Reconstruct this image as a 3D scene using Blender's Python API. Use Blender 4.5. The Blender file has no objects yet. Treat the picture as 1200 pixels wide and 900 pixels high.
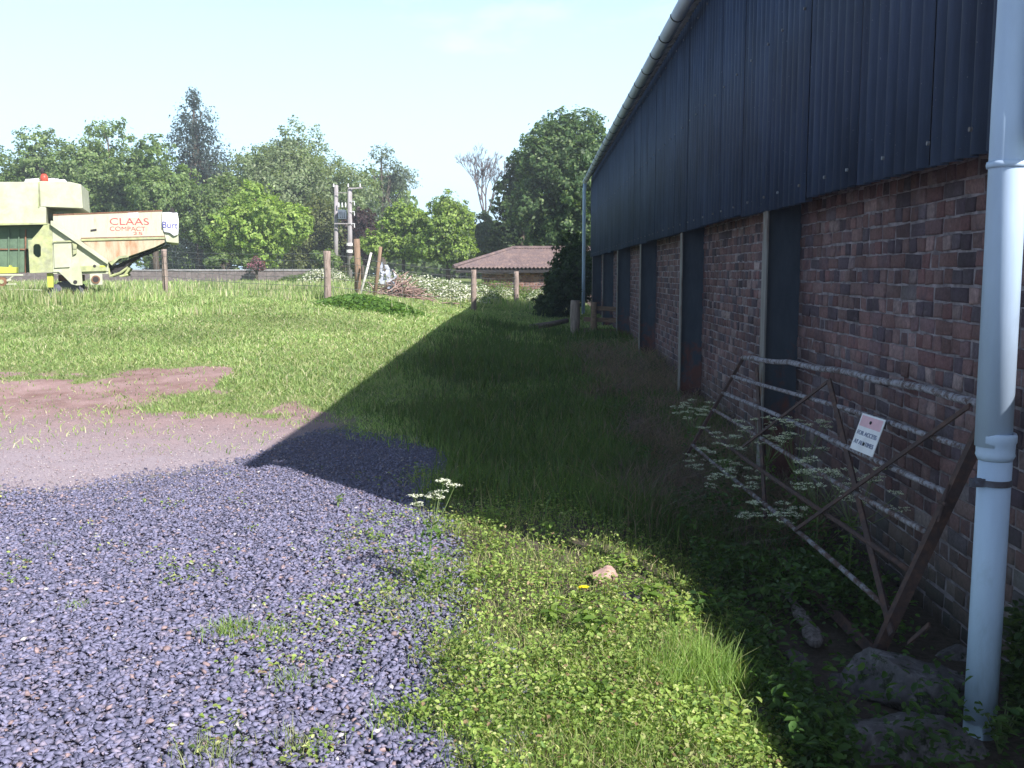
import bpy, bmesh, math, random
import numpy as np
from mathutils import Vector, Matrix, Quaternion
random.seed(7); R = np.random.default_rng(11)
PI = math.pi
# ------------------------------------------------------------------ camera, world, sun, exposure
scn = bpy.context.scene
col = scn.collection
F = 1150.0; PITCH = math.radians(6.45); YAW = math.radians(1.2); H = 1.6
cd = bpy.data.cameras.new('camera'); cam = bpy.data.objects.new('camera', cd); col.objects.link(cam)
cd.sensor_width = 36; cd.lens = F / 1200 * 36; cd.clip_start = .05; cd.clip_end = 3000
cam.location = (0, 0, H); cam.rotation_euler = (PI/2 - PITCH, 0, YAW)
scn.camera = cam
SUN_EL = math.radians(37.0); sx, sy = .665, -.747      # horizontal direction towards the sun
world = bpy.data.worlds.new('World'); scn.world = world; world.use_nodes = True
wt = world.node_tree; wt.nodes.clear()
def wn(t, **k):
    n = wt.nodes.new(t)
    for a, b in k.items(): setattr(n, a, b)
    return n
sky = wn('ShaderNodeTexSky', sky_type='NISHITA', sun_disc=False, sun_elevation=SUN_EL,
         sun_rotation=math.atan2(sx, sy), altitude=50, air_density=1.0, dust_density=1.2, ozone_density=1.0)
tc = wn('ShaderNodeTexCoord'); mp = wn('ShaderNodeMapping'); mp.inputs['Scale'].default_value = (1, 1, 3.0)
wt.links.new(tc.outputs['Generated'], mp.inputs[0])
nz = wn('ShaderNodeTexNoise'); nz.inputs['Scale'].default_value = 2.3; nz.inputs['Detail'].default_value = 7; nz.inputs['Roughness'].default_value = .58
wt.links.new(mp.outputs[0], nz.inputs['Vector'])
rp = wn('ShaderNodeValToRGB'); rp.color_ramp.elements[0].position = .36; rp.color_ramp.elements[1].position = .80
wt.links.new(nz.outputs['Fac'], rp.inputs[0])
sep = wn('ShaderNodeSeparateXYZ'); wt.links.new(tc.outputs['Generated'], sep.inputs[0])
mr = wn('ShaderNodeMapRange'); mr.inputs['From Min'].default_value = 0.0; mr.inputs['From Max'].default_value = .36
mr.inputs['To Min'].default_value = .92; mr.inputs['To Max'].default_value = 0.36
wt.links.new(sep.outputs['Z'], mr.inputs['Value'])
ad = wn('ShaderNodeMath', operation='MAXIMUM'); wt.links.new(rp.outputs[0], ad.inputs[0]); wt.links.new(mr.outputs[0], ad.inputs[1])
ml = wn('ShaderNodeMath', operation='MULTIPLY'); ml.inputs[1].default_value = .9; wt.links.new(ad.outputs[0], ml.inputs[0])
lo_ = wn('ShaderNodeMapRange'); lo_.inputs['From Min'].default_value = .24; lo_.inputs['From Max'].default_value = .46
lo_.inputs['To Min'].default_value = 1.0; lo_.inputs['To Max'].default_value = .08; wt.links.new(sep.outputs['Z'], lo_.inputs['Value'])
m2_ = wn('ShaderNodeMath', operation='MULTIPLY'); wt.links.new(ml.outputs[0], m2_.inputs[0]); wt.links.new(lo_.outputs[0], m2_.inputs[1])
mx = wn('ShaderNodeMix', data_type='RGBA'); wt.links.new(m2_.outputs[0], mx.inputs['Factor'])
wt.links.new(sky.outputs[0], mx.inputs[6]); mx.inputs[7].default_value = (13.0, 19.0, 23.6, 1)
bg = wn('ShaderNodeBackground'); bg.inputs['Strength'].default_value = .05
wt.links.new(mx.outputs[2], bg.inputs['Color'])
wo = wn('ShaderNodeOutputWorld'); wt.links.new(bg.outputs[0], wo.inputs[0])
sd = bpy.data.lights.new('sun', 'SUN'); so = bpy.data.objects.new('sun', sd); col.objects.link(so)
sd.energy = 5.0; sd.angle = math.radians(.5); sd.color = (1, .955, .90)
dirs = Vector((sx*math.cos(SUN_EL), sy*math.cos(SUN_EL), math.sin(SUN_EL)))
so.rotation_euler = dirs.to_track_quat('Z', 'Y').to_euler(); so.location = (20, -20, 30)
vs = scn.view_settings; vs.view_transform = 'Standard'; vs.look = 'None'; vs.gamma = 1; vs.exposure = 1.1
scn.cycles.use_denoising = True; scn.cycles.max_bounces = 6; scn.cycles.transparent_max_bounces = 8
scn.cycles.caustics_reflective = False; scn.cycles.caustics_refractive = False

# ------------------------------------------------------------------ helpers
def at(px, py, Y):
    """world point on the plane y=Y seen at that pixel of the 1200x900 photo"""
    u = (px-600)/F; v = (450-py)/F
    f = Vector((-math.sin(YAW)*math.cos(PITCH), math.cos(YAW)*math.cos(PITCH), -math.sin(PITCH)))
    r = Vector((math.cos(YAW), math.sin(YAW), 0)); up = r.cross(f)
    d = f + r*u + up*v
    return Vector((0, 0, H)) + d*(Y/d.y)
def sm(a, b, x):
    t = np.clip((np.asarray(x, float)-a)/(b-a), 0, 1); return t*t*(3-2*t)
_lat = {}
def vn(x, y, s, seed=0):
    if seed not in _lat: _lat[seed] = np.random.default_rng(1000+seed).random((256, 256))
    L = _lat[seed]; x = np.asarray(x, float)/s; y = np.asarray(y, float)/s
    xi = np.floor(x).astype(int); yi = np.floor(y).astype(int); fx = x-xi; fy = y-yi
    fx = fx*fx*(3-2*fx); fy = fy*fy*(3-2*fy)
    g = lambda i, j: L[i % 256, j % 256]
    return (g(xi, yi)*(1-fx)+g(xi+1, yi)*fx)*(1-fy) + (g(xi, yi+1)*(1-fx)+g(xi+1, yi+1)*fx)*fy
def fbm(x, y, s, seed=0, o=4):
    t = 0; a = 1; w = 0
    for k in range(o):
        t = t + a*vn(x, y, s/2**k, seed+k); w += a; a *= .55
    return t/w
def gz(x, y):
    """height of the ground"""
    x = np.asarray(x, float); y = np.asarray(y, float)
    lat = 1-sm(-5.5, 1.0, x)
    al = sm(9, 24, y)
    z = lat*al*.95 + .12*lat*sm(24, 45, y)
    z = z + np.interp(y, [9, 12.4, 17, 24, 32, 45, 80], [0, .02, .1, .16, .3, .45, .9])*(1-lat)
    z = z - .22*sm(.55, 1.25, x)*(1-sm(8, 13, y))*(1-sm(6, 12, x))
    z = z + .05*sm(-.6, .1, x)*(1-sm(.3, .8, x))*(1-sm(6, 8, y))
    z = z + (fbm(x, y, 1.6, 3)-.5)*.10*sm(7, 12, y)*(1-sm(40, 80, y)) + (fbm(x, y, .5, 9)-.5)*.03
    return z
def G(x, y): return float(gz(x, y))

def tag(o, label=None, cat=None, group=None, kind=None):
    if label: o['label'] = label
    if cat: o['category'] = cat
    if group: o['group'] = group
    if kind: o['kind'] = kind
    return o
def empty(name, loc, label, cat, group=None, rz=0):
    o = bpy.data.objects.new(name, None); col.objects.link(o); o.location = loc; o.rotation_euler.z = rz
    o.empty_display_size = .2
    return tag(o, label, cat, group)
def link(name, me, m, parent=None, smooth=False):
    if m is not None: me.materials.append(m)
    if smooth:
        me.polygons.foreach_set('use_smooth', [True]*len(me.polygons))
    o = bpy.data.objects.new(name, me); col.objects.link(o)
    if parent is not None:
        o.parent = parent
    return o
class MB:
    """collects shapes in world coordinates; build() links them as one mesh object"""
    def __init__(s): s.v = []; s.f = []
    def add(s, vs, fs):
        n = len(s.v); s.v += [tuple(v) for v in vs]; s.f += [tuple(i+n for i in f) for f in fs]; return s
    def box(s, a, b, M=None):
        (x0, y0, z0), (x1, y1, z1) = a, b
        vs = [Vector(p) for p in ((x0,y0,z0),(x1,y0,z0),(x1,y1,z0),(x0,y1,z0),(x0,y0,z1),(x1,y0,z1),(x1,y1,z1),(x0,y1,z1))]
        if M is not None: vs = [M @ v for v in vs]
        return s.add(vs, [(0,3,2,1),(4,5,6,7),(0,1,5,4),(1,2,6,5),(2,3,7,6),(3,0,4,7)])
    def tube(s, pts, rad, n=8, cap=True, flat=None):
        pts = [Vector(p) for p in pts]
        if not hasattr(rad, '__len__'): rad = [rad]*len(pts)
        vs = []; fs = []; ref = None
        for i, p in enumerate(pts):
            t = (pts[min(i+1, len(pts)-1)]-pts[max(i-1, 0)])
            t = t.normalized() if t.length > 1e-9 else Vector((0,0,1))
            if ref is None: ref = Vector((0,0,1)) if abs(t.z) < .9 else Vector((1,0,0))
            a = t.cross(ref).normalized(); b = a.cross(t).normalized(); ref = b
            for k in range(n):
                q = 2*PI*k/n
                vs.append(p + a*math.cos(q)*rad[i] + b*math.sin(q)*rad[i]*(flat or 1))
        for i in range(len(pts)-1):
            for k in range(n):
                fs.append((i*n+k, i*n+(k+1) % n, (i+1)*n+(k+1) % n, (i+1)*n+k))
        if cap:
            fs.append(tuple(range(n))[::-1]); fs.append(tuple((len(pts)-1)*n+k for k in range(n)))
        return s.add(vs, fs)
    def bar(s, p, q, w, d, up=(0,0,1)):
        """rectangular bar from p to q, w across, d along up"""
        p = Vector(p); q = Vector(q); t = (q-p).normalized(); u = Vector(up); a = t.cross(u).normalized(); b = a.cross(t).normalized()
        vs = [e + a*(i*w/2) + b*(j*d/2) for e in (p, q) for i, j in ((-1,-1),(1,-1),(1,1),(-1,1))]
        return s.add(vs, [(3,2,1,0),(4,5,6,7),(0,1,5,4),(1,2,6,5),(2,3,7,6),(3,0,4,7)])
    def prism(s, poly, y0, y1, ax='y'):
        """polygon in x,z extruded from y0 to y1"""
        n = len(poly)
        vs = [(p[0], y0, p[1]) for p in poly] + [(p[0], y1, p[1]) for p in poly]
        return s.add(vs, [tuple(range(n)), tuple(range(2*n-1, n-1, -1))] + [(i, i+n, (i+1) % n+n, (i+1) % n) for i in range(n)])
    def build(s, name, m, parent=None, smooth=False, bevel=0, at_=None):
        off = Vector(at_) if at_ is not None else (parent_loc(parent) if parent is not None else None)
        me = bpy.data.meshes.new(name)
        vs = s.v if off is None else [tuple(Vector(v)-off) for v in s.v]
        me.from_pydata(vs, [], s.f)
        bm = bmesh.new(); bm.from_mesh(me); bmesh.ops.recalc_face_normals(bm, faces=bm.faces)
        if bevel:
            bmesh.ops.bevel(bm, geom=[e for e in bm.edges if e.calc_face_angle(0) > .5], offset=bevel, segments=2, affect='EDGES', profile=.6)
        bm.to_mesh(me); bm.free(); me.update()
        o = link(name, me, m, parent, smooth)
        if at_ is not None: o.location = off - (parent_loc(parent) if parent is not None else Vector())
        return o
def parent_loc(p):
    v = Vector(p.location)
    while p.parent is not None: p = p.parent; v = v + Vector(p.location)
    return v
def npmesh(name, V, Fc, m, cols=None, parent=None, label=None, smooth=False):
    """V (n,3), Fc (m,k) constant k"""
    V = np.asarray(V, np.float32); Fc = np.asarray(Fc, np.int32)
    if parent is not None: V = V - np.array(parent_loc(parent), np.float32)
    me = bpy.data.meshes.new(name); k = Fc.shape[1]
    me.vertices.add(len(V)); me.vertices.foreach_set('co', V.ravel())
    me.loops.add(Fc.size); me.loops.foreach_set('vertex_index', Fc.ravel())
    me.polygons.add(len(Fc)); me.polygons.foreach_set('loop_start', np.arange(0, Fc.size, k, dtype=np.int32))
    if smooth: me.polygons.foreach_set('use_smooth', np.ones(len(Fc), bool))
    me.update(calc_edges=True)
    if cols is not None:
        at_ = me.color_attributes.new('Col', 'FLOAT_COLOR', 'POINT')
        c = np.ones((len(V), 4), np.float32); c[:, :3] = cols; at_.data.foreach_set('color', c.ravel())
    return link(name, me, m, parent)

# ------------------------------------------------------------------ materials
def nt(name):
    m = bpy.data.materials.new(name); m.use_nodes = True; t = m.node_tree
    return m, t, t.nodes['Principled BSDF'], t.nodes['Material Output']
def node(t, ty, **k):
    n = t.nodes.new(ty)
    for a, b in k.items():
        if a in ('ins',):
            for c, d in b.items(): n.inputs[c].default_value = d
        else: setattr(n, a, b)
    return n
def noise(t, scale, detail=5, rough=.6, vec=None, dist=0):
    n = node(t, 'ShaderNodeTexNoise', ins={'Scale': scale, 'Detail': detail, 'Roughness': rough, 'Distortion': dist})
    if vec is not None: t.links.new(vec, n.inputs['Vector'])
    return n
def ramp(t, fac, *stops):
    r = node(t, 'ShaderNodeValToRGB'); e = r.color_ramp.elements
    while len(e) < len(stops): e.new(.5)
    for i, (p, c) in enumerate(stops):
        e[i].position = p; e[i].color = (*c, 1) if hasattr(c, '__len__') else (c, c, c, 1)
    t.links.new(fac, r.inputs[0]); return r
def mixc(t, fac, a, b, mode='MIX'):
    n = node(t, 'ShaderNodeMix', data_type='RGBA', blend_type=mode)
    if isinstance(fac, float): n.inputs[0].default_value = fac
    else: t.links.new(fac, n.inputs[0])
    for i, x in ((6, a), (7, b)):
        if hasattr(x, 'is_output') or hasattr(x, 'links'): t.links.new(x, n.inputs[i])
        else: n.inputs[i].default_value = (*x, 1)
    return n.outputs[2]
def objco(t, scale=(1,1,1)):
    c = node(t, 'ShaderNodeTexCoord'); m = node(t, 'ShaderNodeMapping'); m.inputs['Scale'].default_value = scale
    t.links.new(c.outputs['Object'], m.inputs[0]); return m.outputs[0]
def bump(t, b, h, strength=.3, dist=.01):
    n = node(t, 'ShaderNodeBump', ins={'Strength': strength, 'Distance': dist}); t.links.new(h, n.inputs['Height']); t.links.new(n.outputs[0], b.inputs['Normal'])
def basic(name, a, b2=None, rough=.8, scale=3, bmp=.3, metallic=0, stretch=(1,1,1), lo=.35, hi=.65, spec=.3, bd=.01):
    m, t, b, o = nt(name); v = objco(t, stretch); n = noise(t, scale, 7, .65, v)
    c = ramp(t, n.outputs['Fac'], (lo, a), (hi, b2 or tuple(x*.7 for x in a)))
    t.links.new(c.outputs[0], b.inputs['Base Color']); b.inputs['Roughness'].default_value = rough
    b.inputs['Metallic'].default_value = metallic; b.inputs['Specular IOR Level'].default_value = spec
    if bmp:
        n2 = noise(t, scale*6, 6, .7, v); bump(t, b, n2.outputs['Fac'], bmp, bd)
    return m
def layered(name, base, over, scale=4, thr=(.5, .6), rough=.7, stretch=(1,1,1), over2=None, thr2=(.6,.7), bmp=.3):
    """a base with patches of rust, lichen or flaking paint"""
    m, t, b, o = nt(name); v = objco(t, stretch); n = noise(t, scale, 8, .7, v, .4)
    n0 = noise(t, scale*2.7, 5, .6, v)
    lt = sum(base) > .9; bb = ramp(t, n0.outputs['Fac'], (.3, tuple(x*(.92 if lt else .75) for x in base)), (.7, tuple(min(1, x*(1.04 if lt else 1.15)) for x in base)))
    oo = ramp(t, n0.outputs['Fac'], (.3, tuple(x*(.85 if lt else .6) for x in over)), (.7, over))
    k = ramp(t, n.outputs['Fac'], (thr[0], 0.0), (thr[1], 1.0))
    c = mixc(t, k.outputs[0], bb.outputs[0], oo.outputs[0])
    if over2:
        n3 = noise(t, scale*1.7, 8, .7, v, .2); k2 = ramp(t, n3.outputs['Fac'], (thr2[0], 0.0), (thr2[1], 1.0)); c = mixc(t, k2.outputs[0], c, over2)
    t.links.new(c, b.inputs['Base Color']); b.inputs['Roughness'].default_value = rough; b.inputs['Specular IOR Level'].default_value = .3
    bump(t, b, n.outputs['Fac'], bmp, .006); return m
def attr_mat(name, rough=.8, transl=0, spec=.2, nscale=0, gloss=0):
    m, t, b, o = nt(name); a = node(t, 'ShaderNodeAttribute', attribute_name='Col'); c = a.outputs['Color']
    if nscale:
        n = noise(t, nscale, 6, .7, objco(t)); r = ramp(t, n.outputs['Fac'], (.3, .62), (.7, 1.25)); c = mixc(t, 1.0, c, r.outputs[0], 'MULTIPLY')
        if name == 'brick':
            n4 = noise(t, 1.3, 6, .65, objco(t)); r4 = ramp(t, n4.outputs['Fac'], (.35, .55), (.65, 1.15)); c = mixc(t, 1.0, c, r4.outputs[0], 'MULTIPLY')
            n5 = noise(t, 7, 7, .7, objco(t)); r5 = ramp(t, n5.outputs['Fac'], (.52, 0.0), (.66, .75)); c = mixc(t, r5.outputs[0], c, (.075,.055,.075))
            n6 = noise(t, 5, 8, .75, objco(t)); r6 = ramp(t, n6.outputs['Fac'], (.60, 0.0), (.70, .45)); c = mixc(t, r6.outputs[0], c, (.24,.20,.22))
            zz_ = node(t, 'ShaderNodeSeparateXYZ'); t.links.new(objco(t), zz_.inputs[0]); mz = node(t, 'ShaderNodeMath', operation='MULTIPLY_ADD'); mz.inputs[1].default_value = 1.6; t.links.new(n4.outputs['Fac'], mz.inputs[0]); mi = node(t, 'ShaderNodeMath', operation='MULTIPLY'); mi.inputs[1].default_value = -1.0; t.links.new(zz_.outputs['Z'], mi.inputs[0]); t.links.new(mi.outputs[0], mz.inputs[2]); rz_ = ramp(t, mz.outputs[0], (.35, 0.0), (.95, .6)); c = mixc(t, rz_.outputs[0], c, (.05,.06,.045))
        bump(t, b, n.outputs['Fac'], .5, .004)
    t.links.new(c, b.inputs['Base Color']); b.inputs['Roughness'].default_value = rough; b.inputs['Specular IOR Level'].default_value = spec
    if transl:
        tr = node(t, 'ShaderNodeBsdfTranslucent'); g = mixc(t, 1.0, c, (1.25, 1.3, .5), 'MULTIPLY'); t.links.new(g, tr.inputs[0])
        ms = node(t, 'ShaderNodeMixShader'); ms.inputs[0].default_value = transl
        t.links.new(b.outputs[0], ms.inputs[1]); t.links.new(tr.outputs[0], ms.inputs[2]); t.links.new(ms.outputs[0], o.inputs[0])
    return m
M_leaf = attr_mat('leaf', .5, .48, .35)
M_grass = attr_mat('grass_blades', .5, .46, .3)
M_stone = attr_mat('gravel_stone', .75, 0, .35, 60)
M_brick = attr_mat('brick', .9, 0, .15, 45)
M_petal = attr_mat('petal', .8, .3, .1)
M_mortar = basic('mortar', (.30,.26,.29), (.10,.085,.10), .95, 9, .6)
M_bark = basic('bark', (.12,.095,.075), (.05,.04,.032), .95, 5, .8, stretch=(3,3,.6), bd=.03)
M_deadbark = basic('dead_bark', (.17,.14,.15), (.10,.085,.09), .95, 5, .5, stretch=(3,3,.6))
M_post = basic('weathered_post', (.34,.27,.24), (.15,.115,.10), .95, 7, .7, stretch=(5,5,.5))
M_rail = basic('weathered_rail', (.26,.17,.12), (.12,.08,.06), .95, 6, .6, stretch=(1,6,6))
M_wire = basic('fence_wire', (.35,.35,.36), None, .5, 9, 0, metallic=.8)
M_rock = layered('boulder_stone', (.12,.11,.12), (.27,.25,.27), 9, (.48,.62), .95, over2=(.03,.04,.022), thr2=(.54,.62), bmp=1.0)
M_log = basic('pale_log', (.34,.30,.31), (.09,.075,.07), .95, 9, .8, stretch=(4,4,.8))

# ------------------------------------------------------------------ ground
def bend(lo, hi, step, far0, far1, g=1.16):
    a = list(np.arange(lo, hi+1e-6, step)); s = step; x = hi
    while x < far1: s *= g; x += s; a.append(x)
    s = step; x = lo
    while x > far0: s *= g; x -= s; a.insert(0, x)
    return np.array(a)
def ip(y, pts):
    ys, xs = zip(*sorted(pts)); return np.interp(y, ys, xs)
def m_gravel(x, y):
    w = (fbm(x, y, .9, 20)-.5)*1.0
    right = ip(y, [(0,.2),(3.2,-.12),(4.7,-.36),(6.0,-.6),(6.7,-.75),(8.7,-.72),(9.6,-1.2),(10.6,-2.3)])
    a = 1-sm(-.22, .22, x-right+w*.5)
    far = np.interp(x, [-12,-3.9,-2.6,-2.2,-.7], [6.3,7.2,8.0,10.0,9.4])
    return a*(1-sm(-.9, .6, y-far+w*1.2))
def m_dirt(x, y):
    w = (fbm(x, y, 1.5, 30)-.5)
    far = np.interp(x, [-14,-7,-5.6,-4.4,-3.8,-3.0,-2.2,-1.6], [13.6,13.4,13.2,13.6,11.3,11.3,10.9,10.1])
    hole = np.clip(sm(-.04,.20,fbm(x,y*.55,.9,36)-.5)*sm(9.9,11.2,y)*(.25+.75*sm(-5.0,-3.9,x)), 0, 1)
    r = (1-sm(-.5, .5, y-far+w*5.2))*(1-sm(-2.4,-1.6,x+w))*(1-.95*hole)
    return np.clip(r, 0, 1)
gx = bend(-7, 2.6, .05, -420, 420); gy = bend(1.5, 15, .05, -120, 620)
XX, YY = np.meshgrid(gx, gy)
ZZ = gz(XX, YY); nxn = len(gx); nyn = len(gy)
ZZ = ZZ - .012*m_gravel(XX, YY)
V = np.stack([XX.ravel(), YY.ravel(), ZZ.ravel()], 1)
ii, jj = np.meshgrid(np.arange(nxn-1), np.arange(nyn-1)); a0 = (jj*nxn+ii).ravel()
FF = np.stack([a0, a0+1, a0+1+nxn, a0+nxn], 1)
mg = m_gravel(XX, YY).ravel(); md = m_dirt(XX, YY).ravel()*(1-mg)
brown_soil = np.clip(sm(-1.2,-.6,XX)*(1-sm(2.6, 4, XX))*(1-sm(7,8.5,YY))+sm(.7, 1.1, XX)*(1-sm(2.6, 4, XX)),0,1).ravel()  # dark brown soil under the bank weeds and along the wall
m, t, b, o = nt('ground_soil')
a = node(t, 'ShaderNodeAttribute', attribute_name='Col'); s3 = node(t, 'ShaderNodeSeparateColor'); t.links.new(a.outputs['Color'], s3.inputs[0])
v = objco(t); n1 = noise(t, 2.2, 9, .7, v); n2 = noise(t, 30, 6, .75, v); n3 = noise(t, 140, 3, .7, v)
gc = ramp(t, n1.outputs['Fac'], (.3, (.13,.18,.06)), (.7, (.22,.25,.10)))
gvc = ramp(t, n2.outputs['Fac'], (.3, (.12,.115,.16)), (.7, (.23,.215,.29)))
dc0 = ramp(t, n1.outputs['Fac'], (.32, (.22,.135,.12)), (.68, (.38,.265,.265)))
sy_ = node(t, 'ShaderNodeSeparateXYZ'); t.links.new(v, sy_.inputs[0]); my = node(t, 'ShaderNodeMath', operation='MULTIPLY_ADD'); my.inputs[1].default_value = 3.0
t.links.new(n1.outputs['Fac'], my.inputs[0]); t.links.new(sy_.outputs['Y'], my.inputs[2]); mr_ = node(t, 'ShaderNodeMapRange'); mr_.inputs['From Min'].default_value = 9.6; mr_.inputs['From Max'].default_value = 12.6; mr_.inputs['To Min'].default_value = 1; mr_.inputs['To Max'].default_value = 0
t.links.new(my.outputs[0], mr_.inputs[0]); dcp = mixc(t, mr_.outputs[0], dc0.outputs[0], (.36,.305,.345))
dc1 = ramp(t, n3.outputs['Fac'], (.35, .62), (.65, 1.25)); dc = mixc(t, 1.0, dcp, dc1.outputs[0], 'MULTIPLY')
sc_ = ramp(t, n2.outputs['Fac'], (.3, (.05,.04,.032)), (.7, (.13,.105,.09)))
k = ramp(t, n2.outputs['Fac'], (.3, -0.25), (.7, .25))
def edge(o_):
    ad = node(t, 'ShaderNodeMath', operation='ADD'); t.links.new(o_, ad.inputs[0])
    sb = node(t, 'ShaderNodeMath', operation='MULTIPLY_ADD'); t.links.new(n2.outputs['Fac'], sb.inputs[0]); sb.inputs[1].default_value = 1.0; sb.inputs[2].default_value = -.5
    t.links.new(sb.outputs[0], ad.inputs[1]); return ramp(t, ad.outputs[0], (.4, 0.0), (.6, 1.0)).outputs[0]
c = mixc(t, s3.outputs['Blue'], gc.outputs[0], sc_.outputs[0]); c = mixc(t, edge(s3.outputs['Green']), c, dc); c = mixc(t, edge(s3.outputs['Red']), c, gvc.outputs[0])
t.links.new(c, b.inputs['Base Color']); b.inputs['Roughness'].default_value = .95; b.inputs['Specular IOR Level'].default_value = .15
bump(t, b, n2.outputs['Fac'], .8, .02)
g_ = npmesh('ground', V, FF, m, np.stack([mg, md, brown_soil], 1), smooth=True); g_['kind'] = 'structure'

# ------------------------------------------------------------------ barn
XW, XC, XG = 2.14, 1.82, 1.63      # brick face, cladding face, gutter centre
YN, YF = 3.66, 31.0
barn = empty('barn', (XW, YN, 0), 'long barn of red brick with dark blue corrugated cladding above its steel columns', 'barn')
def brick_face(name, parent, p0, du, L, z0, z1, nrm, pal=None, seed=1, course=.088, backing=.1):
    """real bricks in English bond: p0 + du*s, facing nrm"""
    r = random.Random(seed); V = []; Fc = []; C = []
    p0 = Vector(p0); du = Vector(du).normalized(); nrm = Vector(nrm).normalized(); up = Vector((0,0,1))
    pal = pal or [((.18,.105,.108),5),((.20,.128,.132),3.4),((.085,.062,.080),2.4),((.135,.084,.095),3.4),((.24,.175,.18),1.0),((.16,.084,.09),2),((.115,.09,.112),1.4)]
    w = [q[1] for q in pal]
    rows = int((z1-z0)/course)
    for i in range(rows):
        za = z0+i*course; head = i % 2 == 0; bl = .112 if head else .224; s = -r.random()*.05 - (.056 if head else 0)
        while s < L:
            l = bl*(.94+r.random()*.12)
            if not head and r.random() < .12: l = .112
            a = max(0, s)+.005; b_ = min(L, s+l)-.006; s += l+.004
            if b_-a < .03: continue
            zz0 = za+.005+r.uniform(-.003,.003); zz1 = za+course-.007+r.uniform(-.003,.003)
            d = r.uniform(.003, .014); e = .008
            c = Vector(r.choices([q[0] for q in pal], w)[0])*r.uniform(.8, 1.2)
            if r.random() < .03: c = c + Vector((.1,.09,.09))
            P = lambda ss, z, q: tuple(p0+du*ss+up*(z-p0.z)+nrm*q)
            j = [r.uniform(-.006,.006) for _ in range(8)]; tl = r.uniform(-.003,.003)
            n = len(V)
            V += [P(a,zz0,-.01),P(b_,zz0,-.01),P(b_,zz1,-.01),P(a,zz1,-.01),
                  P(a+j[0],zz0+j[1],d-e*.6),P(b_+j[2],zz0+j[3],d-e*.6),P(b_+j[4],zz1+j[5],d-e*.6+tl),P(a+j[6],zz1+j[7],d-e*.6+tl),
                  P(a+e+j[0],zz0+e+j[1],d),P(b_-e+j[2],zz0+e+j[3],d),P(b_-e+j[4],zz1-e+j[5],d+tl),P(a+e+j[6],zz1-e+j[7],d+tl)]
            for k in range(4):
                k2 = (k+1) % 4; Fc += [(n+k,n+k2,n+4+k2,n+4+k),(n+4+k,n+4+k2,n+8+k2,n+8+k)]
            Fc.append((n+8,n+9,n+10,n+11)); C += [tuple(c)]*12
    o = npmesh(name, V, Fc, M_brick, np.array(C), parent)
    # mortar body inside the same mesh object
    bm = bmesh.new(); bm.from_mesh(o.data); me = o.data; me.materials.append(M_mortar)
    lay = bm.verts.layers.float_color.get('Col')
    q = -backing
    pts = [p0+nrm*q, p0+du*L+nrm*q, p0+du*L, p0]
    off = parent_loc(parent) if parent is not None else Vector()
    vs = [bm.verts.new(Vector((p.x,p.y,zv))-off) for zv in (z0, z1) for p in pts]
    for f in ((0,1,2,3),(7,6,5,4),(0,4,5,1),(1,5,6,2),(2,6,7,3),(3,7,4,0)):
        ff = bm.faces.new([vs[i] for i in f]); ff.material_index = 1
    bmesh.ops.recalc_face_normals(bm, faces=bm.faces); bm.to_mesh(me); bm.free(); return o
brick_face('brick_wall', barn, (XW, YN, -.4), (0,1,0), YF-YN, -.4, 2.32, (-1,0,0), seed=4, backing=.33)
brick_face('end_wall', barn, (XW+.01, YN-.001, -.4), (1,0,0), 10.6, -.4, 2.32, (0,-1,0), seed=5, backing=.3)
brick_face('end_wall', barn, (XW+.01, YF+.001, -.4), (1,0,0), 10.6, -.4, 2.32, (0,1,0), seed=6, backing=.3)
M_clad = None
m, t, b, o = nt('cladding_sheet'); M_clad = m
v = objco(t, (1, 1, .08)); n = noise(t, 9, 8, .7, v); n2 = noise(t, 1.1, 5, .6, objco(t)); n3 = noise(t, 70, 2, .5, objco(t))
c1 = ramp(t, n.outputs['Fac'], (.3, (.014,.026,.060)), (.7, (.046,.070,.132))); c2 = ramp(t, n2.outputs['Fac'], (.3, .75), (.7, 1.25))
c = mixc(t, 1.0, c1.outputs[0], c2.outputs[0], 'MULTIPLY'); sp = ramp(t, n3.outputs['Fac'], (.73, 0.0), (.78, .6)); c = mixc(t, sp.outputs[0], c, (.3,.33,.36))
t.links.new(c, b.inputs['Base Color']); b.inputs['Roughness'].default_value = .6; b.inputs['Specular IOR Level'].default_value = .35; bump(t, b, n.outputs['Fac'], .25, .004)
def corrugated(path, up, L0, L1, depth=.05, pitch=.146, seg=10, thick=.006, sheet=7, jit=.0, rows=None, seed=3):
    """path(s)->(x,y) point and normal; returns verts, quads: sheet from L0..L1 in parameter s; up list of offsets"""
sh = random.Random(3)
def clad(axis, s0, s1, zb, zt, fixed, sgn):
    V = []; Fc = []; npz = 10; pitch = .146; s = s0; wv = 7
    while s < s1-.01:
        e = min(s+pitch*wv, s1); n = max(2, int((e-s)/pitch*npz)); zz = zb+sh.uniform(-.022,.012); off = sh.uniform(0,.004)
        tl = .006
        for k in range(n+1):
            q = s+(e-s)*k/n+ (.03 if k == n else 0); d = .030*math.cos(2*PI*(q-s0)/pitch)+off+tl*k/n+.026
            for (zv, dd) in ((zz, d), (zt, d), (zt, d-.008), (zz, d-.008)):
                if axis == 'y': V.append((fixed+sgn*(dd-.052), q, zv))
                else: V.append((q, fixed+sgn*(dd-.052), zv))
        base = len(V)-(n+1)*4
        for k in range(n):
            for c in range(4):
                c2 = (c+1) % 4; Fc.append((base+k*4+c, base+(k+1)*4+c, base+(k+1)*4+c2, base+k*4+c2))
        s = e
    return V, Fc
V, Fc = clad('y', 3.60, YF+.1, 2.10, 4.55, XC+.0, -1)
wc = npmesh('wall_cladding', V, Fc, M_clad, None, barn)
mb = MB(); q = 3.6+.146*1.0
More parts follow.
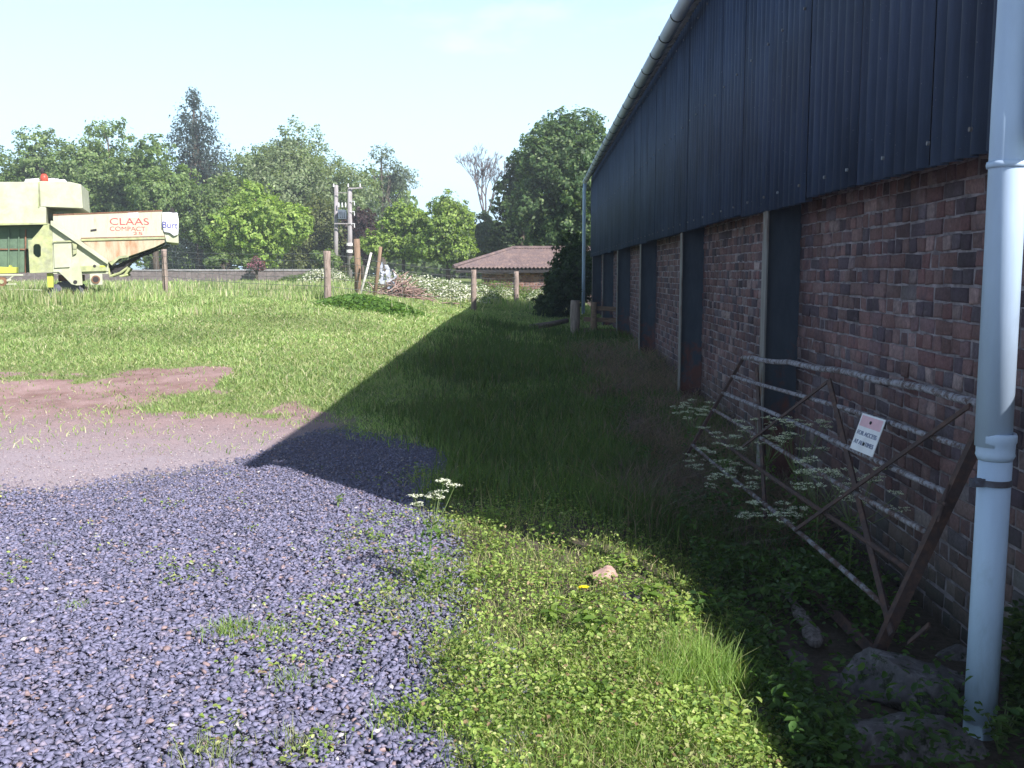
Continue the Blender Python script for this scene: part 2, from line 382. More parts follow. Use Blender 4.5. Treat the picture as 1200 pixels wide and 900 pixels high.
while q < YF:       # fixing bolts on the sheet crests
    for zb_ in (2.19, 3.35, 4.38): mb.tube([(XC-.008, q, zb_), (XC-.020, q, zb_)], .011, 6)
    q += .146*(3 if int(q*10) % 2 else 4)
mt_ = bpy.data.meshes.new('tmp'); mt_.from_pydata([tuple(Vector(v)-parent_loc(barn)) for v in mb.v], [], mb.f); bm = bmesh.new(); bm.from_mesh(wc.data); nf = len(bm.faces); bm.from_mesh(mt_); bm.faces.ensure_lookup_table()
for f in bm.faces[nf:]: f.material_index = 1
wc.data.materials.append(basic('bolt_cap', (.22,.25,.30), (.12,.10,.10), .7, 9, 0)); bm.to_mesh(wc.data); bm.free(); bpy.data.meshes.remove(mt_)
V, Fc = clad('x', XC+.02, 13.0, 2.10, 4.55, 3.58, -1); npmesh('end_cladding', V, Fc, M_clad, None, barn)
V, Fc = clad('x', XC+.02, 13.0, 2.10, 4.55, YF+.12, 1); npmesh('end_cladding', V, Fc, M_clad, None, barn)
# gable triangles, roof
mb = MB()
RX = 7.4; RZ = 6.5
for y in (3.60, YF+.02):
    mb.prism([(XC+.02,4.54),(13.0,4.54),(RX,RZ-.05)], y, y+.06)
mb.build('gable_end', M_clad, barn)
M_roof = layered('cement_roof', (.28,.27,.27), (.16,.15,.14), 3, (.45,.6), .9)
def roof_slope(x0, z0, x1, z1, y0, y1, name):
    V = []; Fc = []; n = int((y1-y0)/.146*6)
    L = math.hypot(x1-x0, z1-z0); nx_, nz_ = -(z1-z0)/L, (x1-x0)/L
    if nz_ < 0: nx_, nz_ = -nx_, -nz_
    for k in range(n+1):
        y = y0+(y1-y0)*k/n; d = .025*math.cos(2*PI*(y-y0)/.146)
        for dd in (d, d-.01):
            V += [(x0+nx_*dd, y, z0+nz_*dd), (x1+nx_*dd, y, z1+nz_*dd)]
    for k in range(n):
        a = k*4; c = a+4; Fc += [(a,c,c+1,a+1),(a+2,a+3,c+3,c+2),(a,a+2,c+2,c),(a+1,c+1,c+3,a+3)]
    return npmesh(name, V, Fc, M_roof, None, barn)
roof_slope(1.68, 4.60, RX, RZ, 3.55, YF+.3, 'roof_slope'); roof_slope(13.1, 4.60, RX, RZ, 3.55, YF+.3, 'roof_slope')
mb = MB(); mb.tube([(RX,3.55,RZ+.01),(RX,YF+.3,RZ+.01)], .14, 10, flat=.5); mb.build('ridge_cap', M_roof, barn)
mb = MB().box((13.0,3.45,-.4),(13.05,YF+.05,4.56)); mb.build('back_wall', M_clad, barn)
# steel columns
m, t, b, o = nt('painted_column'); M_colm = m
v = objco(t); n = noise(t, 4, 8, .7, v, .3); n2 = noise(t, 11, 6, .7, objco(t, (1,1,.25)))
sx_ = node(t, 'ShaderNodeSeparateXYZ'); t.links.new(v, sx_.inputs[0])
ma = node(t, 'ShaderNodeMath', operation='MULTIPLY_ADD'); t.links.new(n.outputs['Fac'], ma.inputs[0]); ma.inputs[1].default_value = 3.4; ma.inputs[2].default_value = -1.0
sbn = node(t, 'ShaderNodeMath', operation='SUBTRACT'); t.links.new(ma.outputs[0], sbn.inputs[0]); t.links.new(sx_.outputs['Z'], sbn.inputs[1])
k = ramp(t, sbn.outputs[0], (.0, 0.0), (.5, 1.0))
blue = ramp(t, n2.outputs['Fac'], (.3, (.018,.030,.055)), (.7, (.04,.055,.085))); red = ramp(t, n2.outputs['Fac'], (.3, (.06,.02,.022)), (.7, (.14,.045,.04)))
c = mixc(t, k.outputs[0], blue.outputs[0], red.outputs[0]); t.links.new(c, b.inputs['Base Color']); b.inputs['Roughness'].default_value = .7; bump(t, b, n2.outputs['Fac'], .4, .004)
M_flange = layered('column_flange', (.20,.19,.19), (.13,.07,.05), 6, (.5,.62), .8, stretch=(1,1,.3))  # paler than the web: the sky light on its face is in the colour
COLS = [7.95, 12.4, 17.1, 21.7, 26.2, 30.8]
for y in COLS:
    mb = MB(); mb.box((XC+.045, y-.006, -.4), (XW-.002, y+.006, 2.6))
    mb.box((XC+.045, y-.018, -.4), (XC+.052, y+.018, 2.6))
    w = mb.build('steel_column', M_colm, barn)
    MB().box((XC+.030, y-.075, -.4), (XC+.044, y+.075, 2.6)).build('column_flange', M_flange, w)
# gutter with brackets, downpipes
M_pvc = layered('blue_grey_plastic', (.42,.53,.70), (.32,.41,.52), 5, (.56,.72), .45, stretch=(1,1,.25), over2=(.20,.24,.27), thr2=(.72,.80), bmp=.05)
M_gut = basic('gutter_plastic', (.46,.53,.70), (.34,.41,.58), .5, 4, .1, stretch=(1,.5,1), spec=.4)
m_dark = basic('dark_strap', (.03,.035,.05), None, .7, 9, .2)
gutz = 4.50
def half_round(y0, y1, r, z=gutz, x=XG, th=.006, sag=0):
    mb = MB(); n = 12; ny = max(1, int((y1-y0)/1.0)); vs = []; fs = []
    for i in range(ny+1):
        y = y0+(y1-y0)*i/ny; dz = -.05*sm(24, 31, y)
        for rr in (r, r-th):
            for k in range(n+1):
                q = PI+PI*k/n; vs.append((x+rr*math.cos(q), y, z+dz+rr*math.sin(q)))
    w = 2*(n+1)
    for i in range(ny):
        for k in range(n):
            a = i*w+k; fs.append((a,a+1,a+w+1,a+w)); c = a+n+1; fs.append((c,c+w,c+w+1,c+1))
        for k in (0, n): a = i*w+k; fs.append((a, a+n+1, a+w+n+1, a+w))
    for i in (0, ny):
        for k in range(n): a = i*w+k; fs.append((a, a+1, a+n+2, a+n+1))
    return mb.add(vs, fs)
gut = half_round(3.52, YF+.35, .080).build('gutter', M_gut, barn, smooth=True)
y = 3.6; k = 0
while y < YF+.2:
    half_round(y, y+.03, .087, th=.007).build('gutter_bracket', m_dark, gut); y += 1.02 if k % 3 else .93; k += 1
PX, PY = 1.775, 3.76
pz0 = G(PX, PY)
dp = MB().tube([(PX+.004,PY,pz0-.1),(PX+.008,PY,.97)], .0605, 28, cap=True).build('downpipe', M_pvc, barn, smooth=True)
MB().tube([(PX-.004,PY,.94),(PX-.008,PY,2.2),(PX+.004,PY,4.2),(XG,PY,4.42)], .066, 28).build('upper_pipe', M_pvc, dp, smooth=True)
mb = MB()
def ring(mb, x, y, z, prof, n=28):
    vs = []; fs = []
    for (r, dz) in prof:
        for k in range(n): vs.append((x+r*math.cos(2*PI*k/n), y+r*math.sin(2*PI*k/n), z+dz))
    L = len(prof)
    for i in range(L):
        for k in range(n): fs.append((i*n+k, i*n+(k+1) % n, ((i+1) % L)*n+(k+1) % n, ((i+1) % L)*n+k))
    return mb.add(vs, fs)
ring(mb, PX+.006, PY, .97, [(.058,.02),(.070,.022),(.074,.012),(.074,-.012),(.070,-.02),(.069,-.055),(.071,-.065),(.0615,-.085),(.058,-.085)]).build('pipe_socket', M_pvc, dp, smooth=True)
mb = MB(); ring(mb, PX-.008, PY, 2.0, [(.064,.012),(.072,.012),(.074,0),(.072,-.012),(.064,-.012)]).build('pipe_collar', M_pvc, dp, smooth=True)
m_cl = basic('clamp_metal', (.10,.11,.15), (.06,.05,.06), .6, 20, .3)
mb = MB(); ring(mb, PX+.004, PY, .80, [(.061,.012),(.066,.012),(.066,-.012),(.061,-.012)])
mb.box((PX-.095,PY-.035,.785),(PX-.04,PY-.028,.817)); mb.box((PX-.095,PY-.020,.785),(PX-.04,PY-.013,.817)); mb.tube([(PX-.075,PY-.05,.801),(PX-.075,PY+.0,.801)], .008, 6)
mb.build('pipe_clamp', m_cl, dp)
MB().tube([(XG-.02,YF+.28,0.2),(XG-.02,YF+.28,4.2),(XG,YF+.28,4.40)], .055, 14).build('downpipe', M_pvc, barn, smooth=True)
# low garden wall running from the barn corner past the camera (outside the frame)
lw = empty('garden_wall', (2.3, 0, 0), 'low brick wall carrying on from the near corner of the barn', 'wall')
brick_face('wall_body', lw, (2.26, -3.5, -.4), (0,1,0), 6.95, -.4, 1.53, (-1,0,0), seed=9, backing=.23)
MB().box((1.99+.23,-3.5,1.535),(2.52,3.45,1.59)).build('coping', M_mortar, lw, bevel=.01)

# ------------------------------------------------------------------ leaning gate
TL = Vector((1.80, 8.40, .88)); TR = Vector((1.96, 4.18, 1.04)); BR = Vector((1.60, 4.42, -.16)); BL = Vector((1.33, 8.55, -.05))
def gp(u, v, off=0):
    p = TL*(1-u)*(1-v)+TR*u*(1-v)+BR*u*v+BL*(1-u)*v
    if v < .02: p = p+Vector((0,0,-.03*math.sin(u*PI)*-1))
    n = (TR-TL).cross(BL-TL).normalized()
    if n.x > 0: n = -n
    return p + n*off
def gate_uv(px, py):
    """plane coordinates of a pixel on the gate"""
    n = (TR-TL).cross(BL-TL); o_ = Vector((0,0,H)); d = at(px, py, 1)-o_
    q = o_+d*((TL-o_).dot(n)/d.dot(n)); bu = bv = .5
    for _ in range(40):
        e = q-gp(bu, bv); du = gp(bu+.01, bv)-gp(bu, bv); dv = gp(bu, bv+.01)-gp(bu, bv)
        a_, b_, c_ = du.dot(du), du.dot(dv), dv.dot(dv); r1, r2 = e.dot(du), e.dot(dv); D = a_*c_-b_*b_
        bu += .01*(r1*c_-r2*b_)/D; bv += .01*(r2*a_-r1*b_)/D
    return bu, bv
gate = empty('farm_gate', ((TL+BR)/2).to_tuple()[:2]+(-.1,), 'rusty old metal farm gate with flaking white paint leaning against the brick wall', 'gate')
M_gwhite = layered('flaking_white_rail', (.09,.06,.06), (.36,.35,.41), 26, (.40,.54), .9, over2=(.13,.07,.06), thr2=(.58,.64), bmp=.9)
M_gpale = layered('worn_rail', (.10,.06,.055), (.33,.32,.36), 16, (.45,.58), .9, over2=(.09,.045,.04), thr2=(.55,.63), bmp=.6)
M_grust = layered('rusty_iron', (.062,.040,.042), (.12,.065,.055), 14, (.45,.6), .9, over2=(.35,.33,.36), thr2=(.70,.74), bmp=.5)
def rail(name, pts, r, m):
    return MB().tube(pts, r, 10).build(name, m, gate, smooth=True)
pts = [gp(u, 0) for u in np.linspace(0, 1, 14)]
for i, p in enumerate(pts): p.z += .03*math.sin(i*1.9)*.25
rail('top_rail', pts, .020, M_gwhite)
for v_, mm, r_ in ((.165,M_gwhite,.0145),(.33,M_gwhite,.0145),(.50,M_gpale,.0145),(.665,M_grust,.0145),(.83,M_gpale,.0145)):
    rail('rail', [gp(u, v_+.008*math.sin(u*5+v_*9)) for u in np.linspace(0.0, .985, 12)], r_, mm)
def flat(name, a_, b_, w=.038, d=.008, m=M_grust, off=.02):
    p, q = gp(*a_, off), gp(*b_, off); n = (TR-TL).cross(BL-TL).normalized()
    return MB().bar(p, q, w, d, up=n).build(name, m, gate)
flat('bottom_rail', (0,1), (1.0,1), .05, .032, off=0)
flat('stile', (1.0,0.0), (1.0,1.03), .045, .05, off=0.0)
flat('stile', (0,-.01), (0,1.03), .035, .025, off=0.0)
flat('stile', gate_uv(974,447), gate_uv(1000,733), .034, .012)
flat('stile', gate_uv(884,430), gate_uv(877,598), .036, .012, off=-.02)
flat('brace', gate_uv(1140,478), gate_uv(914,615), .030, .008, off=.022)
flat('brace', gate_uv(972,449), gate_uv(868,522), .030, .008, off=.022)
flat('brace', gate_uv(1017,743), gate_uv(1046,722), .022, .008, off=.022)
la, lb = gate_uv(1102,566), gate_uv(1081,608)
mb = MB().tube([gp(*la,.03), gp(*lb,.03)], .007, 8); c0 = gate_uv(1086,585); c1_ = gate_uv(1099,591); mb.tube([gp(*c0,.03), gp(*c1_,.05)], .008, 8); mb.build('latch_bolt', M_grust, gate)
# sign fixed to the gate
n = (TR-TL).cross(BL-TL).normalized()
if n.x > 0: n = -n
cr = [gp(*gate_uv(*q), .038) for q in ((993,525),(1018,535),(1039,494),(1013,485))]   # BL BR TR TL
o3 = (cr[0]+cr[2])/2; ux = ((cr[1]-cr[0])+(cr[2]-cr[3])).normalized(); uy = ((cr[3]-cr[0])+(cr[2]-cr[1])); uy = (uy-ux*uy.dot(ux)).normalized()
sw = ((cr[1]-cr[0]).length+(cr[2]-cr[3]).length)/2; shh = ((cr[3]-cr[0]).length+(cr[2]-cr[1]).length)/2
nn = ux.cross(uy).normalized()
if nn.dot(Vector((0,0,H))-o3) < 0: nn = -nn
SM = Matrix((ux, uy, nn)).transposed().to_4x4(); SM.translation = o3
M_signw = basic('sign_white', (.80,.78,.84), (.68,.66,.72), .5, 12, .05)
M_signr = basic('sign_faded_red', (.75,.42,.50), (.62,.36,.44), .5, 12, .05)
M_ink = basic('sign_ink', (.16,.18,.30), (.30,.33,.45), .6, 60, 0)
M_inkp = basic('sign_pale_ink', (.86,.74,.80), (.80,.66,.72), .6, 60, 0)
sg = empty('access_sign', tuple(o3), 'white sign with a faded red top panel screwed to the leaning gate', 'sign')
MB().box((-sw/2,-shh/2,-.003),(sw/2,shh/2,.001), SM).build('sign_plate', M_signw, sg)
MB().box((-sw*.45,shh*.16,.0012),(sw*.45,shh*.45,.0022), SM).build('sign_header', M_signr, sg)
mb = MB()
for a_, b_ in ((.05,shh*.31),(-.03,-shh*.27)):
    mb.tube([SM @ Vector((a_*0+(.0 if b_>0 else .02*sw),b_,.002)), SM @ Vector((a_*0+(.0 if b_>0 else .02*sw),b_,.008))], .009, 8)
mb.build('screw', m_dark, sg)
def text(s, name, size, M, m, parent, width=None, depth=.0012, align='CENTER'):
    cu = bpy.data.curves.new(name, 'FONT'); cu.body = s; cu.size = size; cu.align_x = align; cu.align_y = 'CENTER'; cu.extrude = depth; cu.offset = 0
    tmp = bpy.data.objects.new(name, cu); col.objects.link(tmp)
    dg = bpy.context.evaluated_depsgraph_get(); me = bpy.data.meshes.new_from_object(tmp.evaluated_get(dg)); bpy.data.objects.remove(tmp); bpy.data.curves.remove(cu)
    xs = [v.co.x for v in me.vertices]; w = max(xs)-min(xs); k = (width/w) if width else 1
    off = parent_loc(parent)
    for v in me.vertices: v.co = (M @ Vector((v.co.x*k, v.co.y, v.co.z)))-off
    me.materials.clear(); return link(name, me, m, parent)
T = lambda x, y, z=.003: SM @ Matrix.Translation((x, y, z))
text('FOR ACCESS', 'lettering', shh*.17, T(0,-shh*.02), M_ink, sg, sw*.84)
text('AT ALL TIMES', 'lettering', shh*.17, T(0,-shh*.27), M_ink, sg, sw*.84)

# ------------------------------------------------------------------ stones, log
def blob(name, c, s, m, label, cat, seed=0, flat_top=0, sub=5, rz=0, group=None, amp=.3):
    r = random.Random(seed); bm = bmesh.new(); bmesh.ops.create_icosphere(bm, subdivisions=sub, radius=1)
    ks = [(Vector((r.gauss(0,1),r.gauss(0,1),r.gauss(0,1))).normalized(), r.uniform(.5,.92)) for _ in range(11)]
    from mathutils import noise as mn
    for v in bm.verts:
        for k, d in ks:
            e = v.co.dot(k)-d
            if e > 0: v.co -= k*e*.95
        v.co *= 1+amp*.35*mn.noise(v.co*1.6+Vector((seed,0,0)))+.06*mn.noise(v.co*5+Vector((seed,3,0)))+.03*mn.noise(v.co*13)+.012*mn.noise(v.co*34)
        v.co = Vector((v.co.x*s[0], v.co.y*s[1], v.co.z*s[2]))
    me = bpy.data.meshes.new(name); bm.to_mesh(me); bm.free(); o = link(name, me, m, None, True); o.location = c; o.rotation_euler.z = rz
    return tag(o, label, cat, group)
def gnd(px, py, dz=0):
    """ground point under a pixel"""
    o_ = Vector((0,0,H)); d = (at(px, py, 10)-o_).normalized(); tt = 1.0
    while tt < 120:
        p = o_+d*tt
        if p.z <= G(p.x, p.y)+dz: return p
        tt += .01+tt*.002
    return p
p = gnd(1068,885); blob('boulder', (p.x, p.y+.05, p.z-.02), (.33,.2,.17), M_rock, 'wide grey flat-topped boulder in front of the downpipe foot', 'rock', 3, rz=.1)
p = gnd(1068,832); blob('boulder', (p.x+.02, p.y+.12, p.z+.04), (.27,.2,.20), M_rock, 'dark angular boulder under the lower corner of the leaning gate', 'rock', 8, rz=-.2)
p = gnd(932,782); blob('stone', (p.x, p.y, p.z+.02), (.085,.07,.065), M_rock, 'small pale rounded stone beside the foot of the pale log', 'rock', 12, rz=.5)
M_rock2 = layered('brown_stone', (.13,.075,.055), (.20,.13,.10), 9, (.45,.6), .95, bmp=.7)
p = gnd(925,825); blob('stone', (p.x, p.y, p.z+.01), (.10,.08,.06), M_rock2, 'brown broken stone in the weeds left of the boulders', 'rock', 15)
M_rock3 = layered('pink_stone', (.42,.28,.24), (.30,.20,.19), 12, (.45,.6), .95, bmp=.6)
p = gnd(706,684); blob('stone', (p.x, p.y, p.z+.03), (.085,.06,.065), M_rock3, 'pinkish sunlit stone at the top edge of the grass bank behind the dandelion', 'rock', 21, rz=.7)
M_rock4 = basic('slate_stone', (.13,.115,.15), (.08,.07,.10), .9, 12, .6)
p = gnd(737,704); blob('stone', (p.x, p.y, p.z+.02), (.09,.06,.04), M_rock4, 'dark slate stone lying right of the pinkish stone on the bank edge', 'rock', 25, rz=-.4)
for i, (px, py, s) in enumerate(((985,800,.06),(880,842,.07),(1120,770,.10))):
    p = gnd(px, py); blob('stone', (p.x, p.y, p.z+.01), (s,s*.8,s*.6), M_rock, ['small grey stone in the hollow left of the dark boulder','grey stone half buried at the shaded foot of the bank','squarish stone against the wall behind the dark boulder'][i], 'rock', 40+i)
a_ = gnd(955,768); b_ = gnd(918,700)
mb = MB(); d = Vector(b_)-Vector(a_); P = []; rr = []
for i in range(12):
    f = i/11; q = Vector(a_)+d*f+Vector((.012*math.sin(f*7),0,.05+.05*f+.006*math.sin(f*13))); P.append(q); rr.append(.034+.012*math.sin(f*5+1)+.010*math.sin(f*17)+.006*math.sin(f*41))
rr[0] *= .6; rr[-1] *= .5
tag(mb.tube(P, rr, 7, flat=.6).build('log', M_log, None, True, at_=P[5]), 'pale rotting log lying in the hollow left of the leaning gate', 'log')

# ------------------------------------------------------------------ scatter builders
def rot_z(a, x, y): return x*np.cos(a)-y*np.sin(a), x*np.sin(a)+y*np.cos(a)
def blades(x, y, h, w, colr, lean=.45, seg=2, z=None):
    """curved grass blades; returns V,F,C with quads (last pair merged narrow)"""
    n = len(x); z = gz(x, y) if z is None else z
    a = R.random(n)*2*PI; la = R.random(n)*2*PI; ln = h*lean*R.random(n)*1.3
    dx, dy = np.cos(a)*w/2, np.sin(a)*w/2; lx, ly = np.cos(la)*ln, np.sin(la)*ln
    V = np.zeros((n, 2*(seg+1), 3), np.float32); C = np.zeros((n, 2*(seg+1), 3), np.float32)
    for k in range(seg+1):
        f = k/seg; tap = (1-f**1.6)*.92+.08
        cx = x+lx*f*f; cy = y+ly*f*f; cz = z-.01+h*(f-.25*lean*f*f)
        V[:, 2*k] = np.stack([cx-dx*tap, cy-dy*tap, cz], 1); V[:, 2*k+1] = np.stack([cx+dx*tap, cy+dy*tap, cz], 1)
        C[:, 2*k] = colr; C[:, 2*k+1] = colr
    b0 = (np.arange(n)*2*(seg+1))[:, None]
    Fq = np.concatenate([b0+np.array([2*k, 2*k+1, 2*k+3, 2*k+2]) for k in range(seg)], 0)
    return V.reshape(-1, 3), Fq, C.reshape(-1, 3)
def leaves(P, N, size, colr, aspect=.55, fold=.25, near=False):
    """leaf = folded pointed oval; P centres, N normals"""
    n = len(P); N = N/np.linalg.norm(N, axis=1, keepdims=True)
    t = R.normal(size=(n, 3)); t -= N*(t*N).sum(1, keepdims=True); t /= np.linalg.norm(t, axis=1, keepdims=True); s = np.cross(N, t)
    L = size[:, None]; W = L*aspect
    if near:
        off = [(-.5,0,0),(-.25,.42,1),(.15,.5,1),(.5,0,0),(.15,-.5,1),(-.25,-.42,1)]
        Fq = [(0,1,2,3),(0,3,4,5)]
    else:
        off = [(-.5,0,0),(0,.5,1),(.5,0,0),(0,-.5,1)]; Fq = [(0,1,2,3)]
    V = np.stack([P+t*L*a+s*W*b+N*L*fold*c*.5 for a, b, c in off], 1)
    k = len(off); b0 = (np.arange(n)*k)[:, None]
    Fc = np.concatenate([b0+np.array(f) for f in Fq], 0)
    return V.reshape(-1, 3), Fc, np.repeat(colr, k, 0)
def merge(parts):
    V = []; Fc = []; C = []; n = 0
    for v, f, c in parts: V.append(v); Fc.append(f+n); C.append(c); n += len(v)
    return np.concatenate(V), np.concatenate(Fc), np.concatenate(C)
def pick(n, pal, w, var=.2):
    pal = np.array(pal); w = np.array(w, float); i = R.choice(len(pal), n, p=w/w.sum())
    return pal[i]*(1+(R.random((n, 1))-.5)*2*var)
# ------------------------------------------------------------------ gravel
def stones(x, y, s, colr, dz=0, flat=.50):
    out = []; K = 10; which = R.integers(0, K, len(x)); zz = gz(x, y)
    for k in range(K):
        r = random.Random(50+k); bm = bmesh.new()
        for _ in range(9): v = Vector((r.gauss(0,1),r.gauss(0,1),r.gauss(0,1))).normalized(); bm.verts.new((v.x*r.uniform(.8,1.1)*.62, v.y*.5*r.uniform(.6,1), v.z*.5*flat*r.uniform(.6,1)))
        rs = bmesh.ops.convex_hull(bm, input=bm.verts); bmesh.ops.delete(bm, geom=[g for g in rs['geom_interior'] if isinstance(g, bmesh.types.BMVert)], context='VERTS')
        bmesh.ops.triangulate(bm, faces=bm.faces); bm.verts.ensure_lookup_table(); bm.verts.index_update()
        tv = np.array([v.co[:] for v in bm.verts]); tf = np.array([[v.index for v in f.verts] for f in bm.faces]); bm.free()
        q = np.where(which == k)[0]; n = len(q)
        if n == 0: continue
        a = R.random(n)*2*PI; tilt = R.normal(size=n)*.26; tb = R.normal(size=n)*.26
        ca, sa, ct, st, cb, sb = np.cos(a), np.sin(a), np.cos(tilt), np.sin(tilt), np.cos(tb), np.sin(tb)
        X = tv[None, :, 0]*s[q][:, None]; Y = tv[None, :, 1]*s[q][:, None]; Z = tv[None, :, 2]*s[q][:, None]
        Y, Z = Y*ct[:, None]-Z*st[:, None], Y*st[:, None]+Z*ct[:, None]
        X, Z = X*cb[:, None]-Z*sb[:, None], X*sb[:, None]+Z*cb[:, None]
        X, Y = X*ca[:, None]-Y*sa[:, None], X*sa[:, None]+Y*ca[:, None]
        V = np.stack([X+x[q][:, None], Y+y[q][:, None], Z+(zz[q]+dz+s[q]*.10+R.random(n)*.008)[:, None]], 2).reshape(-1, 3)
        Fc = (np.arange(n)*len(tv))[:, None, None]+tf[None]; out.append((V, Fc.reshape(-1, 3), np.repeat(colr[q], len(tv), 0)))
    return merge(out)
N0 = 260000
y = 1.9+R.random(N0)**.9*8.3; x = -y*.62-1.9+R.random(N0)*(y*.62+2.6); 
keep = (m_gravel(x, y) > R.random(N0)*.9+.08) & (R.random(N0) < np.clip(1.15-(y-3)*.06, .3, 1)); x, y = x[keep], y[keep]
n = len(x); s = (.012+.038*R.random(n)**2.1)*(1-.25*sm(4.5, 8, y))
c = pick(n, [(.148,.147,.235),(.185,.182,.285),(.11,.11,.178),(.225,.20,.275),(.27,.195,.205),(.44,.41,.43)], [6,6,3.5,2.2,.6,.10], .14)
V, Fc, C = stones(x, y, s, c)
tag(npmesh('gravel', V, Fc, M_stone, C), kind='stuff', label='blue grey crushed stone gravel covering the yard', cat='gravel')
N0 = 34000
y = 6.4+R.random(N0)*6; x = -y*.62-1.9+R.random(N0)*(y*.62+1.3)
keep = ((m_dirt(x, y)+.3*m_gravel(x,y)) > R.random(N0)) & (R.random(N0) < np.clip(1.4-(y-6.5)*.23, .12, 1)); x, y = x[keep], y[keep]; n = len(x)
c = pick(n, [(.32,.24,.25),(.45,.38,.40),(.22,.19,.22),(.55,.50,.50)], [4,3,2,1], .18)
V, Fc, C = stones(x, y, .007+.014*R.random(n)**2, c)
tag(npmesh('grit', V, Fc, M_stone, C), kind='stuff', label='pinkish grit and small chippings on the bare track', cat='gravel')

# ------------------------------------------------------------------ grass
def m_brown(x, y):      # dead growth by the wall
    return sm(.62, 1.0, x+(fbm(x,y,.8,60)-.5)*1.3)*sm(5.6, 7.8, y)*(1-sm(17, 21, y))*(.35+.9*sm(.40,.55,fbm(x,y,.55,61)))
def grassy(x, y):
    return np.clip(1-m_gravel(x, y)-.96*m_dirt(x, y)**.6, 0, 1)
parts = []
def field(N, y0, y1, hmin, hmax, w0, pal, wts, cond, xl=-.62, xr=.56, seg=2, powr=1.0, lean=.5, clump=0):
    y = y0*(y1/y0)**(R.random(N)**powr); u_ = R.random(N); x = y*(xl+u_*(xr-xl))-1.7*(1-u_)*(xl < -.5)
    if clump:
        cx = np.round(x/clump+ (vn(x,y,.13,70)-.5))*clump; x = x*.55+cx*.45
    k = cond(x, y) > R.random(N); x, y = x[k], y[k]
    k = x < XW-.03; x, y = x[k], y[k]
    n = len(x); hn = .5*fbm(x, y, 1.1, 71)+.5*sm(.35,.68,fbm(x,y,3.3,171,2))
    h = (hmin+(hmax-hmin)*R.random(n))*(.55+.9*hn)
    w = w0*np.maximum(1, y/7.0)*(.7+.6*R.random(n))
    c = pick(n, pal, wts, .22)*(.62+.75*fbm(x, y, 1.9, 74))[:, None]
    parts.append(blades(x, y, h, w, c, lean, seg))
PG = [(.25,.36,.13),(.33,.42,.17),(.17,.27,.10),(.45,.47,.27),(.54,.50,.36)]; WG = [5,5,2.5,2.2,1.2]
inlit = lambda x, y: grassy(x, y)*(1-sm(.2, .6, x)*(1-sm(25,30,y))*.0)*sm(8.0, 9.5, y+sm(-1.0,-2.5,x)*0)
field(430000, 8.5, 60, .035, .11, .009, PG, WG, lambda x, y: grassy(x, y)*(1-.85*m_brown(x,y)), powr=.85, xr=.2, lean=.95)
# rougher grass on the shaded strip between gravel and wall; darker palette deepens shade
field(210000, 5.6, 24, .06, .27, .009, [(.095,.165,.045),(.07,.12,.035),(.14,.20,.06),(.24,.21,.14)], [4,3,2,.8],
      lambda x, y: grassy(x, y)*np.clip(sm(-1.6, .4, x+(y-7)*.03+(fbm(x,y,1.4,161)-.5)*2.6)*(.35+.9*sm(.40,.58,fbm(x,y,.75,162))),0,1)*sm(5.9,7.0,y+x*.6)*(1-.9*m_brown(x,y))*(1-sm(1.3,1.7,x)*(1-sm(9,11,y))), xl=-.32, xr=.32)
field(30000, 20.0, 26, .12, .38, .008, PG, [4,4,2,3,2.5], lambda x, y: sm(-8.4,-9.6,x)*sm(20.5,23.5,y)*sm(.42,.62,fbm(x,y,.8,191)), xl=-.62, xr=-.36, lean=.35)
# uncut tufts round the posts, the combine and along the far boundary
field(70000, 19, 46, .13, .32, .008, PG, [4,4,2,3,2.5], lambda x, y: np.clip(sm(-7.6,-9.0,x)*sm(22.5,23.8,y)*(1-sm(26.6,27.5,y))*.3*sm(-11.2,-11.8,x)+sm(30,36,y)*.8+sm(.62,.75,fbm(x,y,1.8,90))*.8,0,1)*(1-sm(1.0,1.4,x)), xr=.1, lean=.35)
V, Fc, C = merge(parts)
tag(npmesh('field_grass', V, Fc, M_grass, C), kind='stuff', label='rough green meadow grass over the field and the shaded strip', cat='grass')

# thin grass on the foreground bank and dead straw by the wall
parts = []
def bank(x, y):
    right = ip(y, [(0,.2),(3.2,-.12),(4.7,-.36),(6.0,-.6),(6.7,-.75),(8.7,-.72)])
    w = (fbm(x, y, .7, 33)-.5)
    return sm(-.30, .12, x-right+w*1.0)*(1-sm(.95,1.15,x))*(1-sm(7.0,8.5,y))
field(70000, 2.4, 8, .03, .12, .0036, [(.24,.34,.09),(.17,.27,.07),(.42,.42,.20),(.50,.45,.28)], [4,3,2,1.5], lambda x, y: bank(x,y)*(.35+.9*sm(.4,.65,fbm(x,y,.5,77))), xl=-.3, xr=.36, lean=.8)
V, Fc, C = merge(parts); tag(npmesh('bank_grass', V, Fc, M_grass, C), kind='stuff', label='thin short grass among the weeds of the sunlit bank', cat='grass')
parts = []
field(80000, 5.5, 20, .10, .42, .006, [(.27,.185,.18),(.36,.26,.24),(.17,.12,.12),(.12,.16,.06)], [4,2,3,2], lambda x, y: m_brown(x, y), xl=.02, xr=.30, lean=1.3)
V, Fc, C = merge(parts); tag(npmesh('dead_undergrowth', V, Fc, M_grass, C), kind='stuff', label='brown dead undergrowth along the foot of the brick wall', cat='undergrowth')

